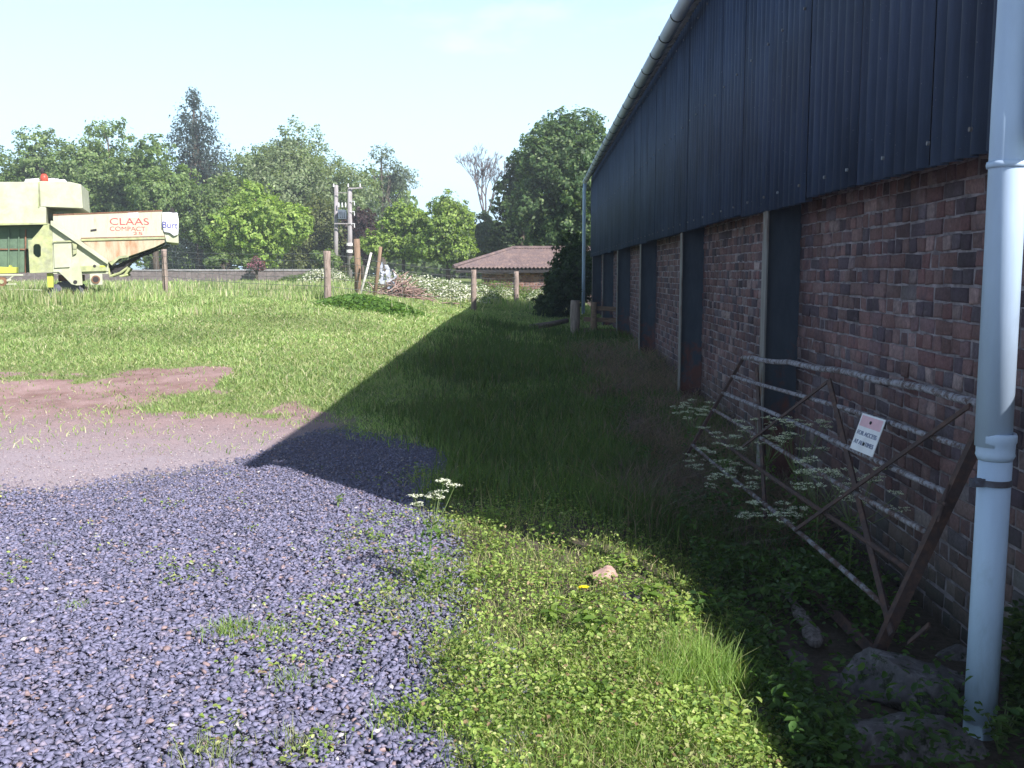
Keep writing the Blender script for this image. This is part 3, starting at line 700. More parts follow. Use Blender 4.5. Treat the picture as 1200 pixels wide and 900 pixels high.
# ------------------------------------------------------------------ leafy weeds
def weeds(name, label, N, dens, y0, y1, xl, xr, smin, smax, hmax, pal, w, near=True, cat='weeds', asp=.6, clus=.022):
    y = y0*(y1/y0)**R.random(N); u_ = R.random(N); x = y*(xl+u_*(xr-xl))-1.7*(1-u_)*(xl < -.5); k = (dens(x, y) > R.random(N)) & (x < XW-.05); x, y = x[k], y[k]; n = len(x)
    # gather leaves round little stems
    per = 6; i = R.integers(0, max(1, n//per), n); lo = R.random(n) < .25; sd_ = clus*(.4+1.2*R.random(max(1, n//per)))[i]
    x = np.where(lo, x, x[i]+R.normal(size=n)*sd_); y = np.where(lo, y, y[i]+R.normal(size=n)*sd_)
    h = hmax*(.15+1.1*R.random(n))*(.35+1.1*fbm(x, y, .45, 93))
    P = np.stack([x, y, gz(x, y)+h], 1); Nn = np.stack([R.normal(size=n)*.5, R.normal(size=n)*.5, np.ones(n)], 1)
    s = smin+(smax-smin)*R.random(n); c = pick(n, pal, w, .2)*(.55+.75*fbm(x, y, .32, 133))[:, None]
    V, Fc, C = leaves(P, Nn, s, c, asp, .3, near)
    return tag(npmesh(name, V, Fc, M_leaf, C), kind='stuff', label=label, cat=cat)
PW = [(.26,.38,.09),(.36,.46,.13),(.12,.21,.05),(.52,.54,.25),(.32,.22,.14)]
weeds('bank_weeds', 'low yellow-green leafy weeds covering the sunlit bank beside the gravel', 110000, lambda x, y: bank(x,y)*(.45+1.0*sm(.38,.6,fbm(x,y,.4,97)))*(1-.75*sm(.56,.66,fbm(x,y,.3,197))), 2.4, 8, -.3, .36, .007, .026, .075, PW, [4,4,2.5,1.2,.5])
weeds('gravel_weeds', 'scattered small weeds growing through the gravel', 60000, lambda x, y: (1-bank(x,y))*m_gravel(x,y)*(sm(.46,.60,fbm(x,y,.45,98))*.95*sm(-1.45,-.55,x) + sm(.66,.72,fbm(x,y,.35,99))*.35), 2.6, 8, -.6, .0, .010, .026, .05, PW, [4,4,2,1.5,.5])
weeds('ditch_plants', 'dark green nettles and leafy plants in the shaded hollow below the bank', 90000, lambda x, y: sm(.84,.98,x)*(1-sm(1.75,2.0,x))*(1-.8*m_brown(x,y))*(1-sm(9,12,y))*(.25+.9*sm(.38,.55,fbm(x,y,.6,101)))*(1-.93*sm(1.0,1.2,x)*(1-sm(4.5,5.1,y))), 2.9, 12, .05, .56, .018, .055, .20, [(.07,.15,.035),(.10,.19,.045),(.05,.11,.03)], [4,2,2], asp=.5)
weeds('wall_foot_ivy', 'small dark ivy and weeds at the wall foot right of the downpipe', 3500, lambda x, y: sm(1.85,1.92,x)*1.0, 3.55, 4.1, .50, .58, .02, .05, .35, [(.05,.10,.03),(.09,.15,.04)], [3,1])

def tuft(px, py, n, h, spread, label, pal=None, hw=.004, group=None, lean=.6):
    p = gnd(px, py); x = p.x+R.normal(size=n)*spread; y = p.y+R.normal(size=n)*spread*1.0
    c = pick(n, pal or [(.20,.32,.08),(.27,.39,.11),(.44,.44,.22)], [4,3,1][:len(pal) if pal else 3], .2)
    V, Fc, C = blades(x, y, h*(.4+.6*R.random(n)), hw*(.7+.6*R.random(n)), c, lean, 3)
    o = empty('grass_tuft', (p.x, p.y, G(p.x, p.y)), label, 'grass tuft', group); npmesh('blades', V, Fc, M_grass, C, o); return o
GT = 'grass tufts growing on the gravel and bank'
tuft(270,742,260,.10,.055,'bushy green grass tuft alone in the middle of the gravel', group=GT)
tuft(318,745,150,.08,.045,'smaller grass tuft just right of the bushy one on the gravel', group=GT)
tuft(345,800,120,.08,.06,'thin sprawling grass tuft below the two tufts in mid gravel', group=GT)
tuft(92,712,70,.06,.03,'tiny grass tuft at the left of the gravel', group=GT)
tuft(60,640,40,.05,.03,'tiny grass tuft near the left edge at the far side of the gravel', group=GT)
tuft(250,890,160,.10,.07,'pale wispy grass tuft at the bottom edge on the gravel', pal=[(.22,.28,.12),(.32,.34,.2),(.14,.2,.07)], group=GT)
tuft(360,875,120,.10,.06,'wispy grass tuft at the bottom, between gravel and weeds', pal=[(.22,.28,.12),(.32,.34,.2),(.14,.2,.07)], group=GT)
tuft(838,800,620,.25,.085,'tall bright grass tuft at the right end of the sunlit bank', lean=.5, hw=.005, group=GT)
tuft(790,800,420,.19,.09,'bright grass tuft left of the tallest one on the bank', lean=.6, group=GT)
tuft(880,870,120,.14,.05,'grass tuft at the shaded edge below the tallest bank tuft', group=GT)
tuft(870,760,160,.26,.05,'tallest thin grass blades arching out over the shaded hollow at the bank end', lean=.8, group=GT)
tuft(540,760,150,.13,.09,'straggly yellowish grass tuft where weeds meet the gravel', pal=[(.40,.42,.2),(.24,.34,.1)], group=GT)
tuft(480,850,150,.12,.08,'thin grass tuft at the lower left edge of the bank weeds', group=GT)
tuft(720,880,200,.14,.10,'green grass tuft at the bottom edge near the right end of the bank', group=GT)
tuft(600,860,160,.12,.08,'loose grass tuft near the bottom edge in the middle of the bank weeds', group=GT)
tuft(650,800,140,.12,.08,'loose grass tuft in the lower part of the bank weeds', group=GT)
tuft(1070,660,60,.22,.05,'sparse dark grass tuft against the wall behind the gate', pal=[(.07,.12,.04)]*3, group=GT)

# ------------------------------------------------------------------ single plants
def parsley(px, py, h, n_umb, label, group, seed, spread=.16, lean=(0,0), us=.035, dim=1.0, pos=None):
    r = random.Random(seed); p = pos or gnd(px, py); p = Vector((p[0], p[1], G(p[0], p[1])))
    root = empty('cow_parsley', tuple(p), label, 'cow parsley', group)
    st = MB(); tops = []
    j = p+Vector((lean[0]*.5, lean[1]*.5, h*.55)); st.tube([p, p+Vector((0,0,h*.25)), j], [.0055,.0048,.004], 5)
    for i in range(n_umb):
        a = 2*PI*i/n_umb+r.random(); d = spread*r.uniform(.3, 1)
        tp = p+Vector((lean[0]+math.cos(a)*d, lean[1]+math.sin(a)*d, h*r.uniform(.72,1.0))); mid = (j+tp)/2+Vector((0,0,-.02)); st.tube([j, mid, tp], [.0025,.002,.0015], 4); tops.append(tp)
    P = []; S = []
    for tp in tops:
        U = us*r.uniform(.7, 1.2)
        for k in range(9):
            a = 2*PI*k/9+r.random(); d = U*math.sqrt(r.random())*1.2; q = tp+Vector((math.cos(a)*d, math.sin(a)*d, .018+.01*r.random()-d*.15)); st.tube([tp, q], [.0009,.0008], 3, cap=False)
            for _ in range(12): P.append(q+Vector((r.gauss(0,.008), r.gauss(0,.008), r.gauss(0,.0022)))); S.append(r.uniform(.006,.0105))
    M_st = M_stem; st.build('stem', M_st, root)
    P = np.array([tuple(q) for q in P]); n = len(P); V, Fc, C = leaves(P, np.stack([R.normal(size=n)*.4,R.normal(size=n)*.4,np.ones(n)],1), np.array(S), pick(n, [(.75,.76,.70),(.6,.63,.52)],[3,1],.1)*dim, 1.0, .1)
    npmesh('umbels', V, Fc, M_petal, C, root)
    n = 160; tt = R.random(n)**1.3*h*.6; a = R.random(n)*2*PI; d = (.02+.09*R.random(n))*(1-tt/h)*1.5
    P = np.stack([p.x+np.cos(a)*d+lean[0]*tt/h, p.y+np.sin(a)*d, p.z+tt+.02], 1)
    V, Fc, C = leaves(P, np.stack([R.normal(size=n)*.6,R.normal(size=n)*.6,np.ones(n)],1), .018+.03*R.random(n), pick(n, [(.10,.19,.045),(.15,.24,.06)],[2,1],.2), .4, .3, True)
    npmesh('leaves', V, Fc, M_leaf, C, root); return root
M_stem = basic('stem', (.16,.22,.08), (.10,.14,.05), .7, 8, 0)
CP = 'cow parsley plants in flower'
parsley(503,692,.56,6,'tall cow parsley with white flower heads standing in the sun at the gravel edge', CP, 1, .11, (.03,0), .034)
def at_xy(x, y): return Vector((x, y, G(x, y)))
for i, (px, py, Y, lab) in enumerate((
    (812,478,8.9,'cow parsley head standing clear left of the gate against the dark undergrowth'),
    (850,515,7.6,'cow parsley thick with flowers in front of the far end of the gate'),
    (868,560,7.0,'cow parsley low in the clump at the left end of the gate'),
    (900,500,7.2,'cow parsley poking through the gate beside the first steel column'),
    (960,550,5.9,'cow parsley with wide heads rising in the middle of the gate'),
    (935,500,6.5,'cow parsley just behind the upper rails left of the sign'),
    (905,600,6.2,'cow parsley low by the gate foot with small white heads'),
    (1000,565,5.5,'cow parsley right of the middle bar of the gate'),
    (835,545,7.9,'cow parsley at the shaded far corner of the gate'))):
    p = at(px, py, Y); g0 = G(p.x, p.y); parsley(0, 0, max(.25, p.z-g0+.05), 15, lab, CP, 10+i, .25, (0,0), .043, 1.1, pos=(p.x, Y, g0))
# dandelion
p = gnd(684,705); fl = at(684,688,p.y); root = empty('dandelion', (p.x,p.y,G(p.x,p.y)), 'single bright yellow dandelion flower on the sunlit bank', 'dandelion')
MB().tube([p, (p+fl)/2+Vector((.004,0,0)), fl], .002, 6).build('stem', M_stem, root)
n = 150; a = R.random(n)*2*PI; d = .024*np.sqrt(R.random(n)); P = np.stack([fl.x+np.cos(a)*d, fl.y+np.sin(a)*d*.8-.003, fl.z+.006-d*.25+np.sin(a)*d*-.35], 1)
V, Fc, C = leaves(P, np.stack([np.cos(a)*d*25, np.sin(a)*d*25-.7, np.ones(n)], 1), np.full(n, .016), pick(n, [(.85,.62,.01),(.9,.72,.03)],[1,1],.05), .3, .1)
npmesh('flower', V, Fc, M_petal, C, root)
n = 14; a = R.random(n)*2*PI; d = .03+.03*R.random(n); P = np.stack([p.x+np.cos(a)*d, p.y+np.sin(a)*d, p.z+.015+.01*R.random(n)], 1)
V, Fc, C = leaves(P, np.stack([np.cos(a)*-.2, np.sin(a)*-.2, np.ones(n)],1), np.full(n,.07), pick(n, [(.13,.21,.04)],[1],.2), .28, .3, True); npmesh('leaves', V, Fc, M_leaf, C, root)
def sprig(px, py, Y, h, n, ls, label, name='leafy_plant', cat='plant', pal=None, w=.09, asp=.5):
    p = at(px, py, Y); z0 = G(p.x, Y); root = empty(name, (p.x, Y, z0), label, cat)
    b = MB(); P = []; Nn = []
    for i in range(max(2, n//6)):
        a = random.random()*2*PI; tp = Vector((p.x+math.cos(a)*w*random.random(), Y+math.sin(a)*w*random.random(), z0+h*random.uniform(.6,1)))
        b.tube([(p.x, Y, z0-.01), ((p.x+tp.x)/2, (Y+tp.y)/2, z0+(tp.z-z0)*.6), tp], [.003,.0025,.0015], 5)
        for k in range(6):
            f = .45+.55*k/5; aa = a+k*2.4; P.append((p.x+(tp.x-p.x)*f+math.cos(aa)*ls*.5, Y+(tp.y-Y)*f+math.sin(aa)*ls*.5, z0+(tp.z-z0)*f)); Nn.append((math.cos(aa)*.35, math.sin(aa)*.35, 1))
    b.build('stem', M_stem, root); P = np.array(P); n = len(P)
    V, Fc, C = leaves(P, np.array(Nn), ls*(.6+.6*R.random(n)), pick(n, pal or [(.13,.22,.045),(.19,.28,.06)],[1,1],.15), asp, .3, True); npmesh('leaves', V, Fc, M_leaf, C, root)
sprig(765,700,4.55,.16,36,.05,'leafy nettle on the bank edge beside the slate stone')
sprig(650,745,4.2,.10,40,.05,'patch of broad-leaved weed in the middle of the sunlit bank', w=.14)
sprig(700,755,4.1,.12,48,.05,'taller leafy weed below the dandelion', w=.12)
sprig(395,585,6.55,.09,18,.03,'small seedling at the shadow edge on the gravel')
sprig(440,640,5.7,.07,30,.03,'low leafy weed on the gravel left of the tall cow parsley', w=.15)
sprig(700,855,3.4,.10,40,.045,'leafy weed near the bottom edge of the bank', w=.16)
for (px, py, Y_, hh, lab) in ((730,672,5.0,.13,'small bright weed right beside the pinkish stone'),(790,725,4.3,.17,'bright leafy weed on the bank edge above the tall grass tuft'),(640,640,5.6,.12,'low bright weed at the top end of the sunlit bank'),(575,625,6.0,.12,'pale leafy weed near the top of the bank, left end'),(855,850,3.35,.16,'leafy weed at the sunlit bank edge near the bottom of the picture'),(560,700,4.9,.10,'yellow-green weed clump at the left side of the bank')):
    sprig(px, py, Y_, hh, 44, .042, lab, w=.10, pal=[(.22,.34,.08),(.34,.43,.12)])
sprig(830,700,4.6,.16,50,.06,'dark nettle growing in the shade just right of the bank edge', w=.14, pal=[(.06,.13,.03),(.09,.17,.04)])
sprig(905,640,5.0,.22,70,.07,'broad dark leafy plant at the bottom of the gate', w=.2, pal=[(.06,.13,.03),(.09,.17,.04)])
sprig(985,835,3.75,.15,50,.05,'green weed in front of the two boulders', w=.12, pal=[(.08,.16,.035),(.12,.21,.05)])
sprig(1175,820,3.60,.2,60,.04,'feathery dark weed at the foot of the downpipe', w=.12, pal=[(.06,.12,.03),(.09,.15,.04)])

# ------------------------------------------------------------------ combine harvester
CY = 24.6
CA = math.radians(20); CP0 = at(205, 340, CY); ce = Vector((math.cos(CA), math.sin(CA), 0)); cn = Vector((-math.sin(CA), math.cos(CA), 0))
def cp(px, py):
    o_ = Vector((0,0,H)); d = at(px, py, 1)-o_; q = o_+d*((CP0-o_).dot(cn)/d.dot(cn)); return (CP0.x+(q-CP0).dot(ce), q.z)
comb = empty('combine_harvester', (CP0.x, CY, G(CP0.x, CY)), 'old cream and rust coloured combine harvester standing in the long grass', 'combine harvester', rz=CA)
M_cream = layered('cream_paint', (.42,.43,.34), (.37,.39,.27), 2.5, (.4,.6), .6, over2=(.36,.20,.13), thr2=(.70,.76), bmp=.1)
M_cream2 = layered('yellowed_paint', (.34,.37,.18), (.34,.355,.235), 3.0, (.4,.6), .6, over2=(.36,.20,.13), thr2=(.68,.74), bmp=.1)
M_rusty = layered('rust_streaked_cream', (.42,.41,.325), (.36,.21,.14), 2.6, (.56,.74), .7, stretch=(3.2,1,.55), over2=(.30,.12,.06), thr2=(.66,.73), bmp=.15)
M_green = basic('green_paint', (.11,.17,.11), (.06,.10,.07), .7, 3, .2)
M_yel = basic('yellow_paint', (.42,.47,.07), (.33,.36,.07), .6, 4, .2)
M_tyre = basic('tyre_rubber', (.07,.07,.10), (.12,.12,.16), .8, 10, .3)
M_rustd = layered('deep_rust', (.16,.08,.05), (.25,.13,.08), 6, (.45,.6), .9)
M_blk = basic('dark_iron_and_shade', (.02,.02,.025), (.035,.03,.03), .8, 6, .2)  # near-black iron, also used for the shade under the hood
def prism_px(name, poly, m, y0=0, y1=2.1, bev=.012, parent=comb, more=None, at_=None):
    mb = MB(); mb.prism([cp(*q) for q in poly], CY+y0, CY+y1)
    for q in (more or []): mb.prism([cp(*w) for w in q[0]], CY+q[1], CY+q[2])
    return mb.build(name, m, parent, bevel=bev, at_=at_)
tank = prism_px('grain_tank', [(-230,214),(45,213),(46,242),(54,243),(54,262),(-230,267)], M_cream, 0, 2.3)
prism_px('tank_hood', [(46,212),(82,213),(95,216),(97,244),(47,242)], M_cream, .02, 2.2)
prism_px('tank_seam', [(45.0,213),(46.4,213),(46.4,243),(45.0,243)], M_cream2, -.02, 0.0, 0, tank)
prism_px('tank_lip', [(-230,265),(54,261),(56,263),(-230,269)], M_cream2, -.04, .02, .004, tank)
prism_px('recessed_side', [(-230,268),(52,263),(50,319),(-230,322)], M_green, .35, 2.0)
for px in (7, 19, 27): prism_px('side_rib', [(px,268),(px+1.6,268),(px+1.6,320),(px,320)], M_rustd if px == 27 else M_green, .30, .36, 0)
prism_px('side_rib', [(-30,291),(31,291),(31,292.5),(-30,292.5)], M_rustd, .31, .36, 0)
# rear side panel with an opening
pp = [(33,281),(37,281),(45,272),(52,263),(61,262),(62,319),(35,320)]
mb = MB(); hole = [(39,289),(41,286),(46,286),(48,289),(48,300),(45,302),(41,300),(39,297)]
me = bpy.data.meshes.new('side_panel'); bm = bmesh.new()
o_ = [bm.verts.new((cp(*q)[0], CY-.02, cp(*q)[1])) for q in pp]; h_ = [bm.verts.new((cp(*q)[0], CY-.02, cp(*q)[1])) for q in hole]
es = [bm.edges.new((L[i], L[(i+1) % len(L)])) for L in (o_, h_) for i in range(len(L))]
rs = bmesh.ops.triangle_fill(bm, edges=es, use_beauty=True)
ex = bmesh.ops.extrude_face_region(bm, geom=bm.faces[:]); bmesh.ops.translate(bm, verts=[g for g in ex['geom'] if isinstance(g, bmesh.types.BMVert)], vec=(0,.08,0))
bmesh.ops.recalc_face_normals(bm, faces=bm.faces); off = parent_loc(comb)
for v in bm.verts: v.co -= off
bm.to_mesh(me); bm.free(); link('side_panel', me, M_cream2, comb)
prism_px('body', [(50,262),(61,262),(127,309),(127,318),(50,319)], M_cream, .08, 2.0)
prism_px('side_panel', [(61,264),(127,309),(127,318),(62,319)], M_cream, -.01, .07)
prism_px('hatch', [(63,284),(84,284),(84,313),(64,314)], M_cream, -.05, -.012, .006)
prism_px('hatch_rail', [(63,282.5),(88,281.5),(88,283.6),(63,284.2)], M_cream2, -.09, -.012, 0)
prism_px('lever', [(85,284),(90,284),(90,297),(86,299)], M_cream2, -.08, -.012, .01, more=[([(86,286),(91,286),(90,292),(86,292)], -.10, -.08)])
prism_px('brace_beam', [(60,259),(62,259),(128,306),(126.5,310),(60,264)], M_cream, -.14, -.02, .008)
M_rust2 = layered('heavy_rust_streaks', (.40,.35,.26), (.34,.18,.10), 2.2, (.44,.68), .75, stretch=(2.6,1,.6), over2=(.26,.10,.05), thr2=(.64,.76), bmp=.15)
hood = prism_px('straw_hood', [(62,252),(190,247),(193,284),(181,290),(150,301),(139,302),(128,308),(62,263)], M_rusty, .03, 2.0, .01)
prism_px('hood_ridge', [(95,280),(193,277.5),(193,280),(95,282.5)], M_cream2, -.02, .03, .004, hood)
prism_px('hood_ridge', [(95,278.6),(193,276.3),(193,277.4),(95,279.8)], M_rustd, -.006, .03, 0, hood)
prism_px('lower_hood_panel', [(96,282.6),(193,280),(192,284.3),(181,289.6),(150,300.4),(139,301.4),(128,307)], M_rust2, .015, .04, 0, hood)
prism_px('hood_edge', [(62,251),(190,246),(190,247.6),(62,252.6)], M_rustd, .02, .05, 0, hood)
prism_px('hood_lip', [(128,308),(139,300),(150,299),(151,301.5),(140,303),(131,311)], M_cream2, -.03, .04, .004, hood)
prism_px('hood_slot', [(106,269),(113,268),(113,270.5),(106,271.5)], M_blk, .022, .04, 0, hood)
prism_px('hood_patch', [(150,249.5),(162,249),(162,255),(150,255.5)], M_signw, .022, .04, 0, hood)
prism_px('hood_end', [(191,270),(209,276),(209.5,285),(195,283.5)], M_cream, .05, 1.9, .01)
prism_px('hood_interior_shade', [(132,312),(152,303),(195,287),(199,287),(165,298),(152,308),(142,320),(128,319)], M_blk, .25, 1.8, .01)  # black solid standing in for the shaded interior below the hood
M_sack = layered('white_sack', (.62,.62,.68), (.55,.56,.72), 4, (.5,.62), .6, bmp=.1)
sack = tag(prism_px('feed_sack', [(190,249),(197,248.5),(203,249.5),(208,249),(209.5,258),(209,275),(204,277),(199,273),(192,272),(189.5,262)], M_sack, -.03, .12, .03, None, at_=CP0), 'white plastic sack with blue lettering hung over the end of the combine hood', 'sack')
sack.rotation_euler.z = CA
prism_px('sack_knot', [(198,249),(200,243),(203,243.5),(205,249)], M_blk, 0, .06, .01, sack)
M_inkb = basic('blue_ink', (.03,.03,.22), (.05,.05,.28), .6, 20, 0)
cx, cz = cp(200,264.0); MR = lambda x, y, z, rz=0: Matrix.Translation((x, y, z)) @ Matrix.Rotation(PI/2, 4, 'X') @ Matrix.Rotation(rz, 4, 'Z')
text('Burt', 'lettering', .22, MR(cx-.02, CY-.04, cz, -.05), M_inkb, sack, .36, .003)
M_redp = layered('faded_red_paint', (.42,.06,.07), (.36,.22,.18), 14, (.48,.62), .7, bmp=0)
cx, cz = cp(151.5,260); text('CLAAS', 'lettering', .24, MR(cx, CY+.027, cz, .01), M_redp, hood, .90, .002)
cx, cz = cp(149.5,268.3); text('COMPACT', 'lettering', .15, MR(cx, CY+.027, cz, .01), M_redp, hood, .82, .002)
cx, cz = cp(161.5,273.8); text('25', 'lettering', .10, MR(cx, CY+.027, cz, .01), M_redp, hood, .22, .002)
prism_px('axle_bracket', [(68,318),(80,317),(84,309),(92,303),(94,311),(96,320),(97,334),(90,334.5),(84,333),(74,323)], M_cream, -.06, .02, .008, more=[([(62,318),(127,317),(127,321),(62,321)], .02, .1)])
def disc(px, py, r, y0, y1, m, name, parent=comb, n=24):
    x, z = cp(px, py); return MB().tube([(x, CY+y0, z), (x, CY+y1, z)], r, n).build(name, m, parent)
disc(88.5,330.5,.045,-.075,-.055,M_blk,'bracket_hole')
prism_px('pivot_plate', [(105,321),(120,320.5),(120.5,334),(106,334)], M_cream, -.06, .0, .02)
disc(112.5,327.5,.10,-.09,-.055,M_rustd,'pivot_ring'); disc(112.5,327.5,.07,-.096,-.088,M_blk,'pivot_hole')
prism_px('rear_sill', [(92,312),(124,310.5),(125,317.5),(93,318.5)], M_cream2, -.05, .02, .006)
prism_px('warning_strip', [(117,311.3),(123.5,311),(123.5,313),(117,313.3)], M_yel, -.055, -.049, 0)
disc(111,311.8,.035,-.058,-.049,M_blk,'sill_hole')
mb = MB()
for a_, b_ in (((126,311),(128,322)),((128,324),(140,320)),((140,320),(150,313)),((146,322),(152,314)),((140,324),(150,322))):
    x0, z0 = cp(*a_); x1, z1 = cp(*b_); mb.tube([(x0,CY+.1,z0),(x1,CY+.1,z1)], .03, 6); mb.tube([(x0,CY+1.5,z0),(x1,CY+1.5,z1)], .03, 6)
mb.build('rear_linkage', M_cream2, comb)
# wheels
def wheel(px, py, r, w, y):
    x, z = cp(px, py); root = MB(); n = 40; vs = []; fs = []; prof = [(.55,0),(.62,-.02),(.9,-.04),(.985,.10),(1,.3),(1,.7),(.985,.9),(.9,1.04),(.62,1.02),(.55,1)]
    for (rr, q) in prof:
        for k in range(n):
            a = 2*PI*k/n; vs.append((x+math.cos(a)*rr*r, CY+y+q*w, z+math.sin(a)*rr*r))
    for i in range(len(prof)-1):
        for k in range(n): fs.append((i*n+k, i*n+(k+1) % n, (i+1)*n+(k+1) % n, (i+1)*n+k))
    root.add(vs, fs)
    for k in range(22):
        a = 2*PI*k/22; c_, s_ = math.cos(a), math.sin(a); Mx = Matrix.Translation((x, CY+y+w/2, z)) @ Matrix.Rotation(-a, 4, 'Y')
        root.box((r*.97,-w*.46,-.03),(r*1.035,w*.46,.03), Mx)
    wh = root.build('wheel', M_tyre, comb)
    MB().tube([(x,CY+y+.04,z),(x,CY+y+w-.04,z)], r*.56, 24).build('rim', M_rustd, wh)
wheel(77,350,.42,.26,.25); wheel(77,350,.42,.26,1.6)
wheel(-95,322,.72,.42,-.12); wheel(-95,322,.72,.42,1.9)
prism_px('axle', [(66,322),(92,322),(92,330),(66,330)], M_rustd, .4, 1.8, .02)
prism_px('support_leg', [(54,320),(62,320),(62,337),(55,337)], M_yel, .1, .2, .01)
prism_px('yellow_box', [(-14,312),(10,313),(11,310.5),(13,313),(19.5,313),(19.5,320),(-14,321)], M_yel, -.02, .3, .01)
mb = MB()
for a_, b_, r_ in (((-30,322.5),(28,322.5),.022),((-30,338),(50,340),.012),((8,330),(18,322),.015),((-6,332),(14,328),.03),((-30,334),(20,333),.018)):
    x0, z0 = cp(*a_); x1, z1 = cp(*b_); mb.tube([(x0,CY-.1,z0),(x1,CY-.1,z1)], r_, 8)
mb.build('side_rods', M_cream, comb)
disc(3,330,.11,-.15,.05,M_rustd,'pulley'); disc(3,330,.05,-.17,-.14,M_cream2,'pulley_hub')
# beacon, covers on the roof of the tank
M_beac = basic('red_beacon', (.55,.08,.05), (.45,.07,.05), .4, 5, 0)
x, z = cp(49.5,212); MB().tube([(x,CY+.4,z),(x,CY+.4,z+.14),(x,CY+.4,z+.2)], [.10,.085,.05], 14).build('beacon', M_beac, comb, True)
MB().tube([(x-.04,CY+.45,z+.18),(x-.04,CY+.45,z+.3),(x-.04,CY+.45,z+.36)], [.03,.05,.02], 8).build('beacon_cap', M_blk, comb, True)
M_silv = basic('pale_cover', (.65,.66,.68), (.5,.5,.52), .5, 6, .1)
mb = MB()
for px, r_ in ((32,.09),(38,.11),(57,.12),(62,.10),(70,.07)):
    x, z = cp(px,213.5); vs = []; fs = []
    mb.tube([(x-.12,CY+.5,z-.02),(x-.06,CY+.5,z+r_*.6),(x+.05,CY+.5,z+r_*.7),(x+.11,CY+.5,z-.02)], [.05,.07,.07,.05], 10)
mb.build('tank_vent', M_silv, comb, True)

# ------------------------------------------------------------------ field fence
def bpost(name, px, ytop, ybot, Y, r, m, parent, lean=0, seed=0):
    t_ = at(px, ytop, Y); x = t_.x; zb = G(x, Y)-.15; rnd = random.Random(seed+int(px)); n = 14; P = []; rr = []
    for i in range(9):
        f = i/8; P.append((x+lean*(1-f)+rnd.uniform(-.004,.004), Y, zb+(t_.z-zb)*f)); rr.append(r*(1+.06*math.sin(f*9+px)-.05*f))
    return MB().tube(P, rr, n).build(name, m, parent, True, at_=(x, Y, zb+.15)), t_
wf = empty('wire_fence', (-4.8, 23, .9), 'wire stock fence on weathered round posts across the field', 'fence')
FP = [(-60,290,31,.085),(192,292,30,.085),(383,294,23,.085),(555,316,28.5,.085),(605,318,36,.10)]
tops = []
for px, yt, Y, r_ in FP:
    o_, t_ = bpost('post', px, yt, 0, Y, r_, M_post, wf); tops.append((t_, Y))
mb = MB()
for i in range(len(tops)-1):
    (a_, Ya), (b_, Yb) = tops[i], tops[i+1]
    for dz in (.06, .22, .42, .62, .82):
        pts = []
        for k in range(9):
            f = k/8; q = Vector(a_)*(1-f)+Vector(b_)*f; g0 = G(q.x, q.y); q.z = (a_.z-dz)*(1-f)+(b_.z-dz)*f-.05*math.sin(f*PI); q.z = max(q.z, g0+.04); pts.append(q+Vector((0,-.09,0)))
        mb.tube(pts, .0055, 4, cap=False)
    if i < 3:
        L = (Vector(a_)-Vector(b_)).length; nst = int(L/.45)
        for k in range(nst):
            f = (k+.5)/nst; q = Vector(a_)*(1-f)+Vector(b_)*f; g0 = G(q.x, q.y); mb.tube([(q.x, q.y-.09, g0+.02), (q.x, q.y-.09, max(g0+.1, q.z-.24))], .004, 4, cap=False)
mb.build('fence_wire', M_wire, wf)
# leaning stakes
def stake(a_, b_, Y, r, m, label, name='wooden_stake'):
    p, q = at(*a_, Y), at(*b_, Y); p.z = min(p.z, G(p.x, Y)-.05); return tag(MB().tube([p, (p+q)/2+Vector((.01,0,0)), q], [r, r*.97, r*.9], 12).build(name, m, None, True, at_=(p.x, p.y, p.z+.05)), label, 'stake')
M_post2 = basic('tan_post', (.26,.18,.13), (.15,.10,.07), .95, 6, .6, stretch=(5,5,.5))
stake((419,325),(418,280), 27, .095, M_post2, 'stout tan wooden stake standing in the white flowers beyond the nettle patch')
stake((438,322),(446,289), 28, .055, M_post2, 'tan stake leaning right beside the brushwood heap')
stake((420,325),(435,296), 26.5, .035, basic('white_stick', (.6,.58,.56), None, .9, 6, .3), 'thin white stick leaning between the two tan stakes', 'white_stick')
# rail fence by the barn, lying logs
rf = empty('rail_fence', (1.5, 23.3, .1), 'short wooden rail fence closing the gap between the thick post and the barn', 'fence')
bpost('post', 674, 352, 400, 22.6, .115, M_post, rf)
bpost('post', 696, 354, 404, 22.4, .075, M_rail, rf)
for yy in (361, 374, 387, 399):
    a_ = at(684 if yy > 370 else 696, yy, 22.5); b_ = at(735, yy+2, 22.5); MB().bar(a_, b_, .03, .10).build('rail', M_rail, rf)
a_ = gnd(622,388); b_ = gnd(664,383); tag(MB().tube([a_+Vector((0,0,.1)), (a_+b_)/2+Vector((0,0,.11)), b_+Vector((0,0,.16))], [.07,.075,.065], 12).build('fallen_post', M_post, None, True, at_=a_), 'weathered round post lying in the shaded grass left of the thick post', 'post')

# ------------------------------------------------------------------ far boundary wall, utility poles, shed
M_stw = layered('far_wall_stone', (.13,.11,.11), (.21,.18,.18), 3, (.4,.6), .95)
fw = empty('boundary_wall', (-15, 50, 1.1), 'long low stone wall with a pale coping at the far side of the field', 'wall')
p0 = at(40,322,50); p1 = at(385,322,50); zt = at(200,317.0,50).z
MB().box((p0.x-12,50,.8),(p1.x,50.3,zt)).build('wall_body', M_stw, fw); MB().box((p0.x-12,49.95,zt),(p1.x+.05,50.35,zt+.05)).build('coping', basic('pale_coping', (.45,.44,.47), (.3,.29,.31), .9, 2, .2), fw)
M_pole = basic('grey_pole', (.33,.31,.33), (.20,.18,.18), .95, 4, .4, stretch=(3,3,.3))
PYY = 62.0
up = empty('utility_pole', tuple(at(401,310,PYY)), 'pair of grey wooden electricity poles carrying a transformer, in front of the trees', 'utility pole')
